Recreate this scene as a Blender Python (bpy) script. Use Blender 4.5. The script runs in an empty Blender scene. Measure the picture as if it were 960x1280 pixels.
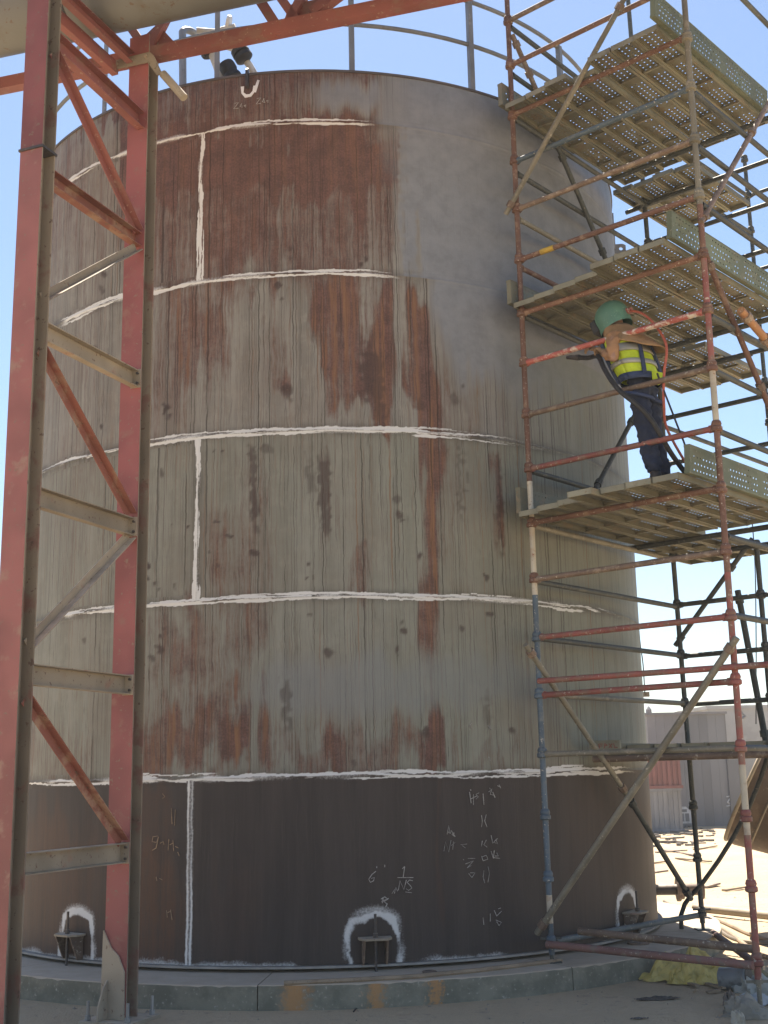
import bpy, bmesh, math, random
import numpy as np
from mathutils import Vector, Matrix, Euler
random.seed(7); RNG = np.random.default_rng(7)
S = bpy.context.scene
COL = S.collection
R_ = math.radians

# ------------------------------------------------------------------ camera
F_PX, PITCH, ROLL, YAW = 1511.697, .2154, -.0204, .048       # photograph measured at 960 x 1280
CAM = np.array([0., -13.45, 1.4857])
cp, sp, cy_, sy_ = math.cos(PITCH), math.sin(PITCH), math.cos(YAW), math.sin(YAW)
FWD = np.array([sy_*cp, cy_*cp, sp]); RT = np.array([cy_, -sy_, 0.]); UP = np.cross(RT, FWD)
RT, UP = RT*math.cos(ROLL)+UP*math.sin(ROLL), -RT*math.sin(ROLL)+UP*math.cos(ROLL)
cam_d = bpy.data.cameras.new('camera'); cam = bpy.data.objects.new('camera', cam_d); COL.objects.link(cam)
m = Matrix(((RT[0], UP[0], -FWD[0], CAM[0]), (RT[1], UP[1], -FWD[1], CAM[1]), (RT[2], UP[2], -FWD[2], CAM[2]), (0, 0, 0, 1)))
cam.matrix_world = m
cam_d.sensor_fit = 'VERTICAL'; cam_d.sensor_height = 36; cam_d.lens = F_PX/1280*36
cam_d.clip_start = .1; cam_d.clip_end = 2000
S.camera = cam

# ------------------------------------------------------------------ light
SUN_EL, SUN_AZ = 63, -4          # degrees; azimuth measured from straight behind the tank, + to the right
w = bpy.data.worlds.new('World'); S.world = w; w.use_nodes = True
nt = w.node_tree; nt.nodes.clear()
sky = nt.nodes.new('ShaderNodeTexSky'); sky.sky_type = 'NISHITA'; sky.sun_disc = False
sky.sun_elevation = R_(SUN_EL); sky.sun_rotation = R_(SUN_AZ)
sky.air_density = 1.0; sky.dust_density = .35; sky.ozone_density = 1.0
bg = nt.nodes.new('ShaderNodeBackground'); bg.inputs[1].default_value = .062
wo = nt.nodes.new('ShaderNodeOutputWorld')
nt.links.new(sky.outputs[0], bg.inputs[0]); nt.links.new(bg.outputs[0], wo.inputs[0])
sd = bpy.data.lights.new('sun', 'SUN'); sd.energy = 4.8; sd.angle = R_(.5); sd.color = (1, .91, .78)
sun = bpy.data.objects.new('sun', sd); COL.objects.link(sun)
az = R_(SUN_AZ); el = R_(SUN_EL)
tosun = Vector((math.sin(az)*math.cos(el), math.cos(az)*math.cos(el), math.sin(el)))
sun.rotation_euler = tosun.to_track_quat('Z', 'Y').to_euler()
S.view_settings.view_transform = 'Standard'; S.view_settings.look = 'None'
S.view_settings.gamma = 1; S.view_settings.use_curve_mapping = False
S.view_settings.exposure = 1.62

# ------------------------------------------------------------------ measuring helpers (pixels of the photograph -> metres)
GZ = -.17                        # ground level; z = 0 is the top of the concrete pad
RAD = 3.3834                     # tank radius
def ray(x, y): return FWD + RT*(x-480)/F_PX - UP*(y-640)/F_PX
def on_z(x, y, z):
    v = ray(x, y); return CAM + v*(z-CAM[2])/v[2]
def on_y(x, y, Y):
    v = ray(x, y); return CAM + v*(Y-CAM[1])/v[1]
def on_plane(x, y, o, d):        # vertical plane through o (xy) along d (xy)
    v = ray(x, y); n = np.array([-d[1], d[0]]); k = ((np.array(o[:2])-CAM[:2])@n)/(v[:2]@n); return CAM + v*k
def on_tank(x, y, r=RAD):
    v = ray(x, y); a = v[0]**2+v[1]**2; b = CAM[1]*v[1]; c = CAM[1]**2-r*r
    t = (-b-math.sqrt(max(b*b-a*c, 0)))/a; return CAM + v*t
def proj(P):
    d = np.asarray(P, float)-CAM; k = d@FWD
    return 480+F_PX*(d@RT)/k, 640-F_PX*(d@UP)/k

# ------------------------------------------------------------------ mesh helpers
class MB:
    def __init__(s): s.v = []; s.f = []
    def add(s, vs, fs):
        k = len(s.v); s.v += [tuple(map(float, p)) for p in vs]; s.f += [tuple(i+k for i in f) for f in fs]; return s
    def obox(s, c, ax, ay, az):
        c, ax, ay, az = (np.asarray(q, float) for q in (c, ax, ay, az))
        vs = [c+i*ax+j*ay+k*az for i in (-1, 1) for j in (-1, 1) for k in (-1, 1)]
        return s.add(vs, [(0, 1, 3, 2), (4, 6, 7, 5), (0, 4, 5, 1), (2, 3, 7, 6), (0, 2, 6, 4), (1, 5, 7, 3)])
    def box(s, c, sx, sy, sz): return s.obox(c, (sx/2, 0, 0), (0, sy/2, 0), (0, 0, sz/2))
    def frame(s, p, q, hint=None):
        p = np.asarray(p, float); q = np.asarray(q, float); d = q-p; L = np.linalg.norm(d); d = d/max(L, 1e-9)
        h = np.array([0, 0, 1.]) if hint is None else np.asarray(hint, float)
        if abs(d@h) > .99*np.linalg.norm(h): h = np.array([1., 0, 0])
        a = np.cross(h, d); a /= np.linalg.norm(a); b = np.cross(d, a); return p, q, a, b
    def tube(s, p, q, r, seg=10, r2=None):
        p, q, a, b = s.frame(p, q); r2 = r if r2 is None else r2
        vs = []; 
        for c, rr in ((p, r), (q, r2)):
            vs += [c+rr*(math.cos(2*math.pi*i/seg)*a+math.sin(2*math.pi*i/seg)*b) for i in range(seg)]
        fs = [(i, (i+1) % seg, seg+(i+1) % seg, seg+i) for i in range(seg)]
        fs += [tuple(range(seg))[::-1], tuple(range(seg, 2*seg))]
        return s.add(vs, fs)
    def lathe(s, p, q, prof, seg=12):        # prof: (t along p->q in metres, radius)
        p, q, a, b = s.frame(p, q); d = (q-p)/np.linalg.norm(q-p); vs = []; fs = []
        for t, rr in prof:
            vs += [p+d*t+rr*(math.cos(2*math.pi*i/seg)*a+math.sin(2*math.pi*i/seg)*b) for i in range(seg)]
        n = len(prof)
        for k in range(n-1):
            fs += [(k*seg+i, k*seg+(i+1) % seg, (k+1)*seg+(i+1) % seg, (k+1)*seg+i) for i in range(seg)]
        fs += [tuple(range(seg))[::-1], tuple(range((n-1)*seg, n*seg))]
        return s.add(vs, fs)
    def path(s, pts, r, seg=8):
        pts = [np.asarray(p, float) for p in pts]; n = len(pts); vs = []; fs = []; a = None
        rr = r if hasattr(r, '__len__') else [r]*n
        for i, p in enumerate(pts):
            d = pts[min(i+1, n-1)]-pts[max(i-1, 0)]; d /= max(np.linalg.norm(d), 1e-9)
            if a is None:
                h = np.array([0, 0, 1.]) if abs(d[2]) < .9 else np.array([1., 0, 0]); a = np.cross(h, d)
            a = a-d*(a@d); a /= np.linalg.norm(a); b = np.cross(d, a)
            vs += [p+rr[i]*(math.cos(2*math.pi*k/seg)*a+math.sin(2*math.pi*k/seg)*b) for k in range(seg)]
        for k in range(n-1):
            fs += [(k*seg+i, k*seg+(i+1) % seg, (k+1)*seg+(i+1) % seg, (k+1)*seg+i) for i in range(seg)]
        fs += [tuple(range(seg))[::-1], tuple(range((n-1)*seg, n*seg))]
        return s.add(vs, fs)
    def extrude(s, prof, p, q, xdir):        # closed 2-D profile swept p->q; xdir = profile x axis
        p = np.asarray(p, float); q = np.asarray(q, float); d = (q-p)/np.linalg.norm(q-p)
        x = np.asarray(xdir, float); x = x-d*(x@d); x /= np.linalg.norm(x); y = np.cross(d, x); n = len(prof)
        vs = [c+x*u+y*v for c in (p, q) for u, v in prof]
        fs = [(i, (i+1) % n, n+(i+1) % n, n+i) for i in range(n)]+[tuple(range(n))[::-1], tuple(range(n, 2*n))]
        return s.add(vs, fs)
    def prism(s, poly, off):                 # planar polygon (3-D points) given thickness by a vector
        poly = [np.asarray(p, float) for p in poly]; off = np.asarray(off, float); n = len(poly)
        return s.add(poly+[p+off for p in poly], [(i, (i+1) % n, n+(i+1) % n, n+i) for i in range(n)]+[tuple(range(n))[::-1], tuple(range(n, 2*n))])

def obj(name, mb, mat, parent=None, smooth=False, bevel=0):
    me = bpy.data.meshes.new(name)
    vs = mb.v
    o = bpy.data.objects.new(name, me); COL.objects.link(o)
    if parent is not None:
        L = ORG.get(parent.name, None)
        if L is not None: vs = [(p[0]-L[0], p[1]-L[1], p[2]-L[2]) for p in vs]
        o.parent = parent; ORG[o.name] = L if L is not None else (0, 0, 0)
    me.from_pydata(vs, [], mb.f); me.update()
    bm = bmesh.new(); bm.from_mesh(me); bmesh.ops.recalc_face_normals(bm, faces=bm.faces)
    bm.to_mesh(me); bm.free()
    me.materials.append(mat)
    if smooth:
        me.polygons.foreach_set('use_smooth', [True]*len(me.polygons))
        md = None
        try: me.set_sharp_from_angle(angle=R_(42))
        except Exception: pass
    if bevel:
        b = o.modifiers.new('bevel', 'BEVEL'); b.width = bevel; b.segments = 1; b.limit_method = 'ANGLE'
    return o
ORG = {}
def thing(name, label, cat, loc=(0, 0, 0), group=None):
    o = bpy.data.objects.new(name, None); COL.objects.link(o); o.location = loc; o.empty_display_size = .2
    o['label'] = label; o['category'] = cat
    if group: o['group'] = group
    ORG[o.name] = tuple(map(float, loc)); return o
def tag(o, label, cat, group=None):
    o['label'] = label; o['category'] = cat
    if group: o['group'] = group
    return o
def solo(name, mb, mat, label, cat, group=None, smooth=False, bevel=0):   # a one-mesh thing with its origin at its base
    a = np.array(mb.v); c = (a[:, 0].mean(), a[:, 1].mean(), a[:, 2].min())
    mb.v = [(p[0]-c[0], p[1]-c[1], p[2]-c[2]) for p in mb.v]
    o = obj(name, mb, mat, None, smooth, bevel); o.location = c; return tag(o, label, cat, group)
def struct(o, kind='structure'): o['kind'] = kind; return o

# ------------------------------------------------------------------ materials
class NT:
    def __init__(s, name):
        s.m = bpy.data.materials.new(name); s.m.use_nodes = True; s.t = s.m.node_tree; s.t.nodes.clear()
        s.out = s.n('ShaderNodeOutputMaterial'); s.b = s.n('ShaderNodeBsdfPrincipled'); s.l(s.b.outputs[0], s.out.inputs[0])
    def n(s, k): return s.t.nodes.new(k)
    def l(s, a, b): s.t.links.new(a, b)
    def noise(s, vec, scale, detail=4, rough=.55, dist=0):
        t = s.n('ShaderNodeTexNoise'); t.inputs['Scale'].default_value = scale; t.inputs['Detail'].default_value = detail
        t.inputs['Roughness'].default_value = rough; t.inputs['Distortion'].default_value = dist
        if vec is not None: s.l(vec, t.inputs['Vector'])
        return t.outputs[0]
    def ramp(s, v, a, b):                    # smoothstep a..b
        t = s.n('ShaderNodeMapRange'); t.interpolation_type = 'SMOOTHSTEP'; s.set(t.inputs[0], v); s.set(t.inputs[1], a); s.set(t.inputs[2], b)
        return t.outputs[0]
    def set(s, sock, v):
        if hasattr(v, 'links') or hasattr(v, 'is_linked'): s.l(v, sock)
        else: sock.default_value = v
    def math(s, op, a, b=0., c=None):
        t = s.n('ShaderNodeMath'); t.operation = op; s.set(t.inputs[0], a); s.set(t.inputs[1], b)
        if c is not None: s.set(t.inputs[2], c)
        return t.outputs[0]
    def mix(s, f, a, b):
        t = s.n('ShaderNodeMix'); t.data_type = 'RGBA'; s.set(t.inputs[0], f)
        for k, q in ((6, a), (7, b)):
            if isinstance(q, tuple): t.inputs[k].default_value = (*q, 1)
            else: s.l(q, t.inputs[k])
        return t.outputs[2]
    def vmul(s, vec, k):
        t = s.n('ShaderNodeVectorMath'); t.operation = 'MULTIPLY'; s.l(vec, t.inputs[0]); t.inputs[1].default_value = k; return t.outputs[0]
    def pos(s): return s.n('ShaderNodeNewGeometry').outputs['Position']
    def bump(s, h, st, dist=.01):
        t = s.n('ShaderNodeBump'); t.inputs['Strength'].default_value = st; t.inputs['Distance'].default_value = dist
        s.l(h, t.inputs['Height']); s.l(t.outputs[0], s.b.inputs['Normal'])

def paint(name, c1, c2, c3=None, amt=.5, scale=9, rough=.6, metal=0, dust=None, bump=.25):
    """worn surface: c1 with tonal drift, patches of c2, small chips of c3, dust lying on faces that look up"""
    k = NT(name); p = k.pos()
    a = k.noise(p, scale, 5, .6, .3); b = k.noise(p, scale*4.3, 4, .65); c = k.noise(p, scale*.35, 2)
    dk = tuple(q*.72 for q in c1)
    col = k.mix(k.ramp(c, .35, .68), c1, dk)
    col = k.mix(k.ramp(a, 1-amt-.05, 1-amt+.1), col, c2)
    if c3: col = k.mix(k.ramp(b, .62, .67), col, c3)
    if dust:
        g = k.n('ShaderNodeNewGeometry'); sx = k.n('ShaderNodeSeparateXYZ'); k.l(g.outputs['Normal'], sx.inputs[0])
        f = k.math('MULTIPLY', k.ramp(sx.outputs[2], .15, .8), k.ramp(a, .3, .6)); col = k.mix(k.math('MULTIPLY', f, .85), col, dust)
    oi = k.n('ShaderNodeObjectInfo'); hv_ = k.n('ShaderNodeHueSaturation'); k.l(k.math('MULTIPLY_ADD', oi.outputs['Random'], .34, .82), hv_.inputs['Value']); k.l(col, hv_.inputs['Color']); col = hv_.outputs[0]
    k.l(col, k.b.inputs['Base Color']); k.b.inputs['Roughness'].default_value = rough; k.b.inputs['Metallic'].default_value = metal
    k.bump(b, bump, .004); return k.m

SAND = (.46, .375, .275)
M = {}
M['red_paint'] = paint('red_oxide_paint', (.235, .08, .068), (.2, .1, .078), (.3, .19, .15), .42, 6, .55, dust=(.42, .34, .25))
M['red_dusty'] = paint('dusty_red_oxide_paint', (.29, .105, .075), (.33, .2, .135), (.17, .1, .07), .47, 5, .7, dust=(.42, .34, .25))
M['dusty_steel'] = paint('dusty_tan_steel', (.34, .29, .22), (.3, .2, .15), (.17, .11, .08), .38, 7, .75, dust=(.5, .42, .32))
M['pipe_steel'] = paint('grey_pipe_steel', (.175, .18, .172), (.155, .15, .132), (.14, .1, .07), .42, 3, .5, dust=(.4, .34, .26))
M['tube_rust'] = paint('rusty_scaffold_tube', (.175, .092, .066), (.25, .165, .115), (.42, .37, .3), .42, 11, .75)
M['tube_red'] = paint('chipped_red_scaffold_tube', (.27, .09, .075), (.21, .12, .09), (.42, .36, .3), .5, 8, .65)
M['tube_redwhite'] = paint('red_tube_with_pale_splashes', (.40, .11, .09), (.56, .5, .42), (.55, .5, .43), .47, 12, .6)
M['tube_olive'] = paint('olive_grey_scaffold_tube', (.215, .2, .155), (.27, .245, .19), (.4, .37, .3), .42, 9, .65, .15)
M['tube_dark'] = paint('dark_steel_scaffold_tube', (.06, .068, .066), (.09, .09, .075), (.19, .17, .14), .42, 9, .6, .15)
M['tube_mauve'] = paint('faded_brown_red_tube', (.2, .105, .09), (.17, .125, .105), (.36, .3, .26), .45, 9, .7)
M['tube_slate'] = paint('slate_scaffold_tube', (.085, .11, .12), (.13, .14, .135), (.25, .22, .18), .42, 9, .6)
M['tube_blue'] = paint('blue_scaffold_tube', (.085, .125, .165), (.13, .15, .16), (.36, .34, .3), .42, 9, .6)
M['tube_cream'] = paint('cream_splashed_tube', (.50, .46, .37), (.38, .31, .23), (.25, .14, .09), .45, 9, .65)
M['tube_brown'] = paint('brown_scaffold_tube', (.19, .135, .1), (.27, .21, .155), (.5, .45, .37), .45, 9, .65)
M['tube_orange'] = paint('orange_scaffold_tube', (.4, .2, .085), (.3, .15, .08), (.45, .36, .24), .42, 9, .65)
M['plank'] = paint('galvanised_plank', (.185, .178, .132), (.165, .13, .085), (.14, .085, .055), .42, 7, .6, .2)
M['plank_edge'] = paint('plank_side_steel', (.2, .195, .14), (.22, .18, .12), (.2, .15, .1), .42, 8, .6, .2)
M['plank_pale'] = paint('pale_plank_end', (.27, .265, .2), (.2, .185, .135), (.2, .15, .1), .42, 9, .6, .2)
M['toe'] = paint('green_toe_board', (.15, .175, .11), (.135, .14, .085), (.27, .26, .19), .45, 6, .6, .15)
M['concrete'] = None
M['white_paint'] = paint('white_marking_paint', (.72, .74, .76), (.62, .64, .66), None, .4, 20, .8)
M['chalk'] = paint('grey_chalk', (.4, .39, .37), (.24, .225, .21), None, .5, 60, .9)
M['yellow_chalk'] = paint('ochre_chalk', (.38, .27, .17), (.25, .18, .13), None, .5, 60, .9)
M['dark_steel'] = paint('dark_mill_steel', (.055, .05, .05), (.09, .065, .05), (.16, .13, .1), .42, 12, .5, dust=(.36, .3, .24))
M['rail'] = paint('grey_handrail', (.22, .225, .23), (.17, .16, .15), (.3, .28, .25), .42, 8, .5, .2)
M['black'] = paint('black_rubber', (.02, .02, .022), (.035, .034, .032), None, .45, 14, .6)
M['valve_white'] = paint('white_valve_pipe', (.62, .6, .55), (.46, .4, .31), None, .42, 10, .5)
M['galv'] = paint('galvanised_pipe', (.31, .315, .315), (.25, .25, .245), None, .42, 8, .4, .3)
M['wood'] = paint('weathered_timber', (.34, .26, .175), (.26, .19, .125), (.18, .13, .09), .45, 16, .85)

def plain(name, c, rough=.7, var=.25, scale=14, bump=.15):
    return paint(name, c, tuple(q*(1-var) for q in c), None, .45, scale, rough, bump=bump)

# concrete pad: grey-green side, dusty top, rust runs at three places on the edge
k = NT('pad_concrete'); p = k.pos(); a = k.noise(p, 5, 6, .6); b = k.noise(p, 40, 4)
g = k.n('ShaderNodeNewGeometry'); sx = k.n('ShaderNodeSeparateXYZ'); k.l(g.outputs['Normal'], sx.inputs[0])
px_ = k.n('ShaderNodeSeparateXYZ'); k.l(p, px_.inputs[0])
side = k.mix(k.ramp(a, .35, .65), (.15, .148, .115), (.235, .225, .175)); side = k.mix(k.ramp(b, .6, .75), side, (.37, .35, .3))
for x0, w0 in ((-.27, .13), (.33, .085), (.76, .06)):
    d = k.math('ABSOLUTE', k.math('SUBTRACT', k.math('ADD', px_.outputs[0], k.math('MULTIPLY', k.math('ADD', k.math('SUBTRACT', b, .5), k.math('SUBTRACT', a, .5)), .16)), x0))
    front = k.math('LESS_THAN', px_.outputs[1], 0.)
    side = k.mix(k.math('MULTIPLY', k.math('MULTIPLY', k.ramp(d, w0*1.15, w0*.1), front), .85), side, (.44, .23, .09))
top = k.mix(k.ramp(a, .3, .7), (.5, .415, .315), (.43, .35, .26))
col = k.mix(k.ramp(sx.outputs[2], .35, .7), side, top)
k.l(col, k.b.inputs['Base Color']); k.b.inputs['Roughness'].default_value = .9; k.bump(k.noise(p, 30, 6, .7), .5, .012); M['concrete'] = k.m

# sand
k = NT('sand'); p = k.pos(); a = k.noise(p, .55, 4, .6); b = k.noise(p, 9, 6, .65); c = k.noise(p, 70, 3)
col = k.mix(k.ramp(a, .3, .7), (.5, .385, .25), (.43, .33, .21)); col = k.mix(k.ramp(b, .55, .75), col, (.33, .255, .18))
col = k.mix(k.math('MULTIPLY', k.ramp(c, .62, .72), .5), col, (.27, .22, .17))
k.l(col, k.b.inputs['Base Color']); k.b.inputs['Roughness'].default_value = .95
vo_ = k.n('ShaderNodeTexVoronoi'); vo_.inputs['Scale'].default_value = 3.2; k.l(p, vo_.inputs['Vector']); pr_ = k.ramp(vo_.outputs['Distance'], .1, .24)
h = k.math('ADD', k.math('ADD', k.math('MULTIPLY', b, 1.), k.math('MULTIPLY', c, .4)), k.math('MULTIPLY', pr_, .5)); k.bump(h, .9, .04); M['sand'] = k.m

# ------------------------------------------------------------------ tank shell paint layout
def sst(a, b, x):
    t = np.clip((x-a)/(b-a), 0, 1); return t*t*(3-2*t)
class VN:                        # 2-D value noise
    def __init__(s, seed): s.g = np.random.default_rng(seed).random((256, 256))
    def __call__(s, x, y):
        xi = np.floor(x).astype(int); yi = np.floor(y).astype(int); fx = x-xi; fy = y-yi
        fx = fx*fx*(3-2*fx); fy = fy*fy*(3-2*fy); g = s.g
        A = g[xi & 255, yi & 255]; B = g[(xi+1) & 255, yi & 255]; C = g[xi & 255, (yi+1) & 255]; D = g[(xi+1) & 255, (yi+1) & 255]
        return (A*(1-fx)+B*fx)*(1-fy)+(C*(1-fx)+D*fx)*fy
vn1, vn2, vn3 = VN(1), VN(2), VN(3)
ZW = [.045, 1.5, 2.973, 4.423, 5.872, 7.353, 7.863]
def bx(X, Y, x0, x1, y0, y1, sx, sy): return sst(x0-sx, x0+sx, X)*(1-sst(x1-sx, x1+sx, X))*sst(y0-sy, y0+sy, Y)*(1-sst(y1-sy, y1+sy, Y))
RUST = [ # x0 x1 y0 y1 soft-x soft-y amount  (where the shell is rusty, as laid out on the photograph)
 (-50, 500, 60, 158, 40, 8, .62), (150, 512, 158, 250, 6, 14, .86), (150, 512, 235, 350, 8, 40, .58), (255, 340, 165, 350, 12, 20, .2), (425, 512, 165, 270, 25, 40, .25),
 (-50, 150, 150, 350, 60, 60, .42), (180, 222, 350, 540, 10, 30, .42), (215, 285, 355, 480, 16, 40, .62), (330, 375, 380, 500, 18, 40, .4), (348, 368, 465, 500, 8, 12, .5),
 (388, 452, 348, 430, 10, 30, .78), (395, 412, 350, 440, 5, 20, .4), (405, 480, 420, 520, 8, 20, .62), (458, 484, 360, 525, 6, 20, .72), (495, 542, 370, 530, 8, 20, .68), (528, 546, 375, 560, 5, 16, .5),
 (540, 590, 440, 530, 16, 26, .42), (528, 552, 545, 960, 6, 20, .72), (545, 570, 545, 700, 8, 40, .35), (300, 345, 545, 750, 16, 60, .42), (250, 300, 640, 750, 20, 50, .5),
 (395, 420, 560, 720, 10, 40, .4), (430, 470, 690, 745, 14, 16, .48), (612, 632, 550, 700, 5, 30, .62), (185, 240, 755, 860, 18, 40, .5), (225, 262, 760, 870, 12, 40, .4), (295, 345, 755, 830, 18, 40, .46),
 (178, 262, 880, 968, 12, 30, .68), (258, 312, 790, 968, 14, 60, .45), (268, 316, 880, 968, 10, 20, .72), (325, 342, 860, 968, 5, 20, .62), (340, 560, 905, 970, 40, 22, .5), (400, 418, 860, 968, 8, 20, .5),
 (526, 566, 880, 968, 10, 22, .66), (590, 660, 930, 970, 20, 14, .38), (-30, 130, 900, 985, 30, 40, .36), (100, 135, 350, 560, 14, 60, .3), (60, 130, 545, 780, 30, 40, .3)]
DROPS = [(207, 510, 6, 9), (360, 488, 9, 10), (495, 622, 6, 6), (497, 642, 5, 5), (502, 650, 4, 4), (184, 707, 5, 5), (183, 722, 3, 3), (193, 728, 3, 4), (199, 736, 3, 3), (218, 732, 3, 4), (524, 693, 5, 5), (506, 788, 7, 4), (502, 776, 3, 4),
 (411, 816, 8, 6), (497, 812, 3, 6), (200, 812, 6, 6), (191, 822, 5, 4), (524, 504, 6, 9), (567, 497, 6, 8), (578, 482, 3, 3), (457, 308, 3, 4), (458, 324, 3, 4), (451, 330, 4, 4), (458, 338, 3, 3), (362, 310, 3, 3), (362, 322, 3, 3), (318, 690, 8, 4), (288, 670, 5, 3), (270, 652, 4, 2),
 (347, 356, 6, 5), (352, 373, 3, 3), (215, 655, 2, 2), (235, 658, 2, 3), (267, 563, 2, 2), (277, 563, 2, 2), (202, 590, 3, 6), (127, 533, 3, 4), (130, 342, 4, 5), (128, 362, 4, 6), (106, 800, 4, 5), (118, 435, 5, 4), (577, 785, 4, 4), (442, 952, 4, 5), (390, 767, 2, 3), (386, 767, 2, 3), (612, 767, 6, 4), (640, 912, 4, 5), (608, 720, 4, 5), (533, 915, 6, 8), (200, 795, 3, 3), (262, 690, 2, 2), (272, 706, 2, 3), (386, 705, 3, 3), (392, 722, 2, 3), (383, 722, 2, 3), (333, 560, 8, 6), (205, 785, 3, 3)]
DARKV = [(312, 322, 560, 655, .75), (398, 414, 572, 662, .7), (384, 392, 575, 615, .5), (355, 364, 848, 912, .6), (574, 580, 560, 640, .5), (452, 470, 440, 500, .7), (466, 480, 440, 522, .6), (622, 628, 570, 690, .55), (604, 612, 870, 905, .45)]
def masks(th, z):
    """blasted, rust, dark scale, white spray / drops, green tint with painted-in reflection at right, orange run"""
    u = th*RAD; n = len(th)
    P = np.stack([RAD*np.sin(th), -RAD*np.cos(th), z], 1)-CAM; kk = P@FWD
    X = 480+F_PX*(P@RT)/kk; Y = 640-F_PX*(P@UP)/kk
    vis = np.abs(th) < 1.45
    j = vn1(u*7+40, z*1.1+9)-.5; j2 = vn2(u*22+60, z*2.2+3)-.5; j3 = vn3(u*26+70, z*26+7)-.5
    Xj = X+j*26+j2*12; Yj = Y+(vn2(u*9+20, z*3)-.5)*60+j2*34+j3*10
    rust = np.zeros(n)
    for (x0, x1, y0, y1, sx, sy, a) in RUST:
        rust = 1-(1-rust)*(1-a*bx(Xj, Yj, x0, x1, y0, y1, sx, sy))
    c6 = z > ZW[5]; c5 = (z > ZW[4]) & ~c6; c4 = (z > ZW[3]) & ~c6 & ~c5; c1 = z < ZW[1]
    bl = np.zeros(n); Xs = X+j*16+j2*7
    bl = np.where(c6, sst(430, 600, X+j*120), bl)
    bl = np.where(c6, np.maximum(bl, .7*bx(X+j*40, Y+j2*20, 380, 500, 105, 140, 40, 14)), bl)
    bl = np.where(c5, np.maximum(sst(496, 524, X+j*30+j2*22+j3*8), .35*sst(440, 520, X+j*60)), bl)
    ye = 400+np.clip((X-540)*.75, 0, 70)
    bl = np.where(c4, sst(530, 560, X+j*22+j2*10)*(1-sst(ye-25, ye+85, Y+j2*26+j*50)), bl)
    sm = np.where((z > ZW[2]) & (z < ZW[3]), .35*sst(640, 720, X), 0); bl = np.maximum(bl, sm)
    bl = np.where(c4 & (X > 600), np.maximum(bl, .3), bl)
    # dust-blown smooth patch half way up the second course
    bl = np.maximum(bl, .5*bx(X+j*60, Y+j*40, 300, 690, 820, 890, 60, 22))
    rust *= 1-np.clip(bl*1.1, 0, 1)
    dark = np.where(c1, 1., 0.)
    for zc in (1.5, 2.973, 4.423, 5.872, 7.353): dark = np.maximum(dark, .62*np.exp(-((z-zc+.02*j3)/.05)**2)*(.35+.9*vn1(u*6+3, z*5)))
    for c_, ac in VSEAM.items():
        if c_ in (0, 2, 4): dark = np.maximum(dark, .5*np.exp(-(((th-R_(ac))*RAD+.02*j3)/.05)**2)*((z > ZW[c_]) & (z < ZW[c_+1]))*(.4+.8*vn1(u*3, z*6)))
    dr = .55*bx(Xj, Yj, 130, 235, 1090, 1230, 12, 40)+0.4*bx(Xj, Yj, -20, 125, 1010, 1230, 30, 40)+.22*bx(Xj, Yj, 690, 830, 975, 1190, 30, 30)+.35*bx(Xj, Yj, 170, 225, 975, 1100, 10, 20)+.22*bx(Xj, Yj, 250, 330, 1080, 1230, 20, 30)
    dr += .3*bx(Xj, Yj, 548, 556, 975, 1150, 3, 30)
    rust = np.where(c1, np.clip(dr, 0, .8), rust)
    drop = np.zeros(n)
    for (x0, y0, rx, ry) in DROPS:
        near = (np.abs(X-x0) < rx*3) & (np.abs(Y-y0) < ry*3)
        d = np.hypot((X+j3*rx*1.1+j2*rx*.5-x0)/(rx*.85), (Y+j3*ry-y0)/(ry*np.where(Y > y0, 1.25, .8))); drop = np.where(near, np.maximum(drop, (1-sst(.55, 1.25, d))*(.55+.5*((x0*7+y0*3) % 10)/10)), drop)
    dv = np.zeros(n)
    for (x0, x1, y0, y1, a) in DARKV: dv = np.maximum(dv, a*bx(X+j3*10+j2*6, Y+j3*30, x0, x1, y0, y1, 2.5, 12))
    drop = np.maximum(drop, dv)*vis
    # white developer sprayed round the anchor chairs and along the foot of the shell
    wh = np.zeros(n)
    for ac in CHAIRS:
        du = (th-R_(ac))*RAD; an = np.arctan2(z-.14, du); sq_ = np.maximum(np.abs(du)/.205, np.abs(z-.14)/.275); el_ = np.hypot(du/.215, (z-.14)/.29); rr = .45*sq_+.55*el_
        jn = vn2(an*1.7+11+ac, z*0+2)-.5; wv = .085+.09*vn3(an*2.3+5+ac, z*0+8)
        ring = .85*(1-sst(wv*.15, wv*1.5, np.abs(rr-1-.2*jn+.06*j3)))*(z > ZW[0])*(.5+.75*vn1(an*1.6+3+ac, z*0+4))
        halo = .36*np.exp(-((rr-1.08)/.22)**2)*(.5+vn1(an*2.2+9, z*3))*(z > ZW[0])
        near_ = np.abs(du) < .5
        wh = np.where(near_, np.maximum(wh, np.maximum(ring, halo)), wh)
    foot = (1-sst(.0, .075+.06*vn2(u*5, z*0+5)+.05*j2, z-.03))*sst(.32, .62, vn1(u*1.7+5, z*0+3)+.15)
    wh = np.maximum(wh, foot*.55*c1)
    wh = wh*vis
    green = np.maximum(sst(590, 760, X)*np.where(c1, .2, .8)*(z < 5.4), .5*((z > ZW[1]) & (z < ZW[3])))+.25*sst(420, 560, X)*(z > ZW[1])*(z < ZW[3])  # olive tint of the middle courses, plus a greenish light reflection painted in at right
    orange = sst(.3, .8, rust)*(.5+vn3(u*14, z*.6)-.25)*np.where(c6 | c5, .3, 1.)
    rust = np.where(vis, rust, np.where(c1, .3, .45)); bl = np.where(vis, bl, .2)
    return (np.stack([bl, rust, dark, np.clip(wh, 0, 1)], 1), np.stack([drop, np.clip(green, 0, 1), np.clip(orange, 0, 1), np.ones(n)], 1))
VSEAM = {0: -19.75, 1: -37.5, 2: -19.28, 3: -38.5, 4: -19.6, 5: -36.}
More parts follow.
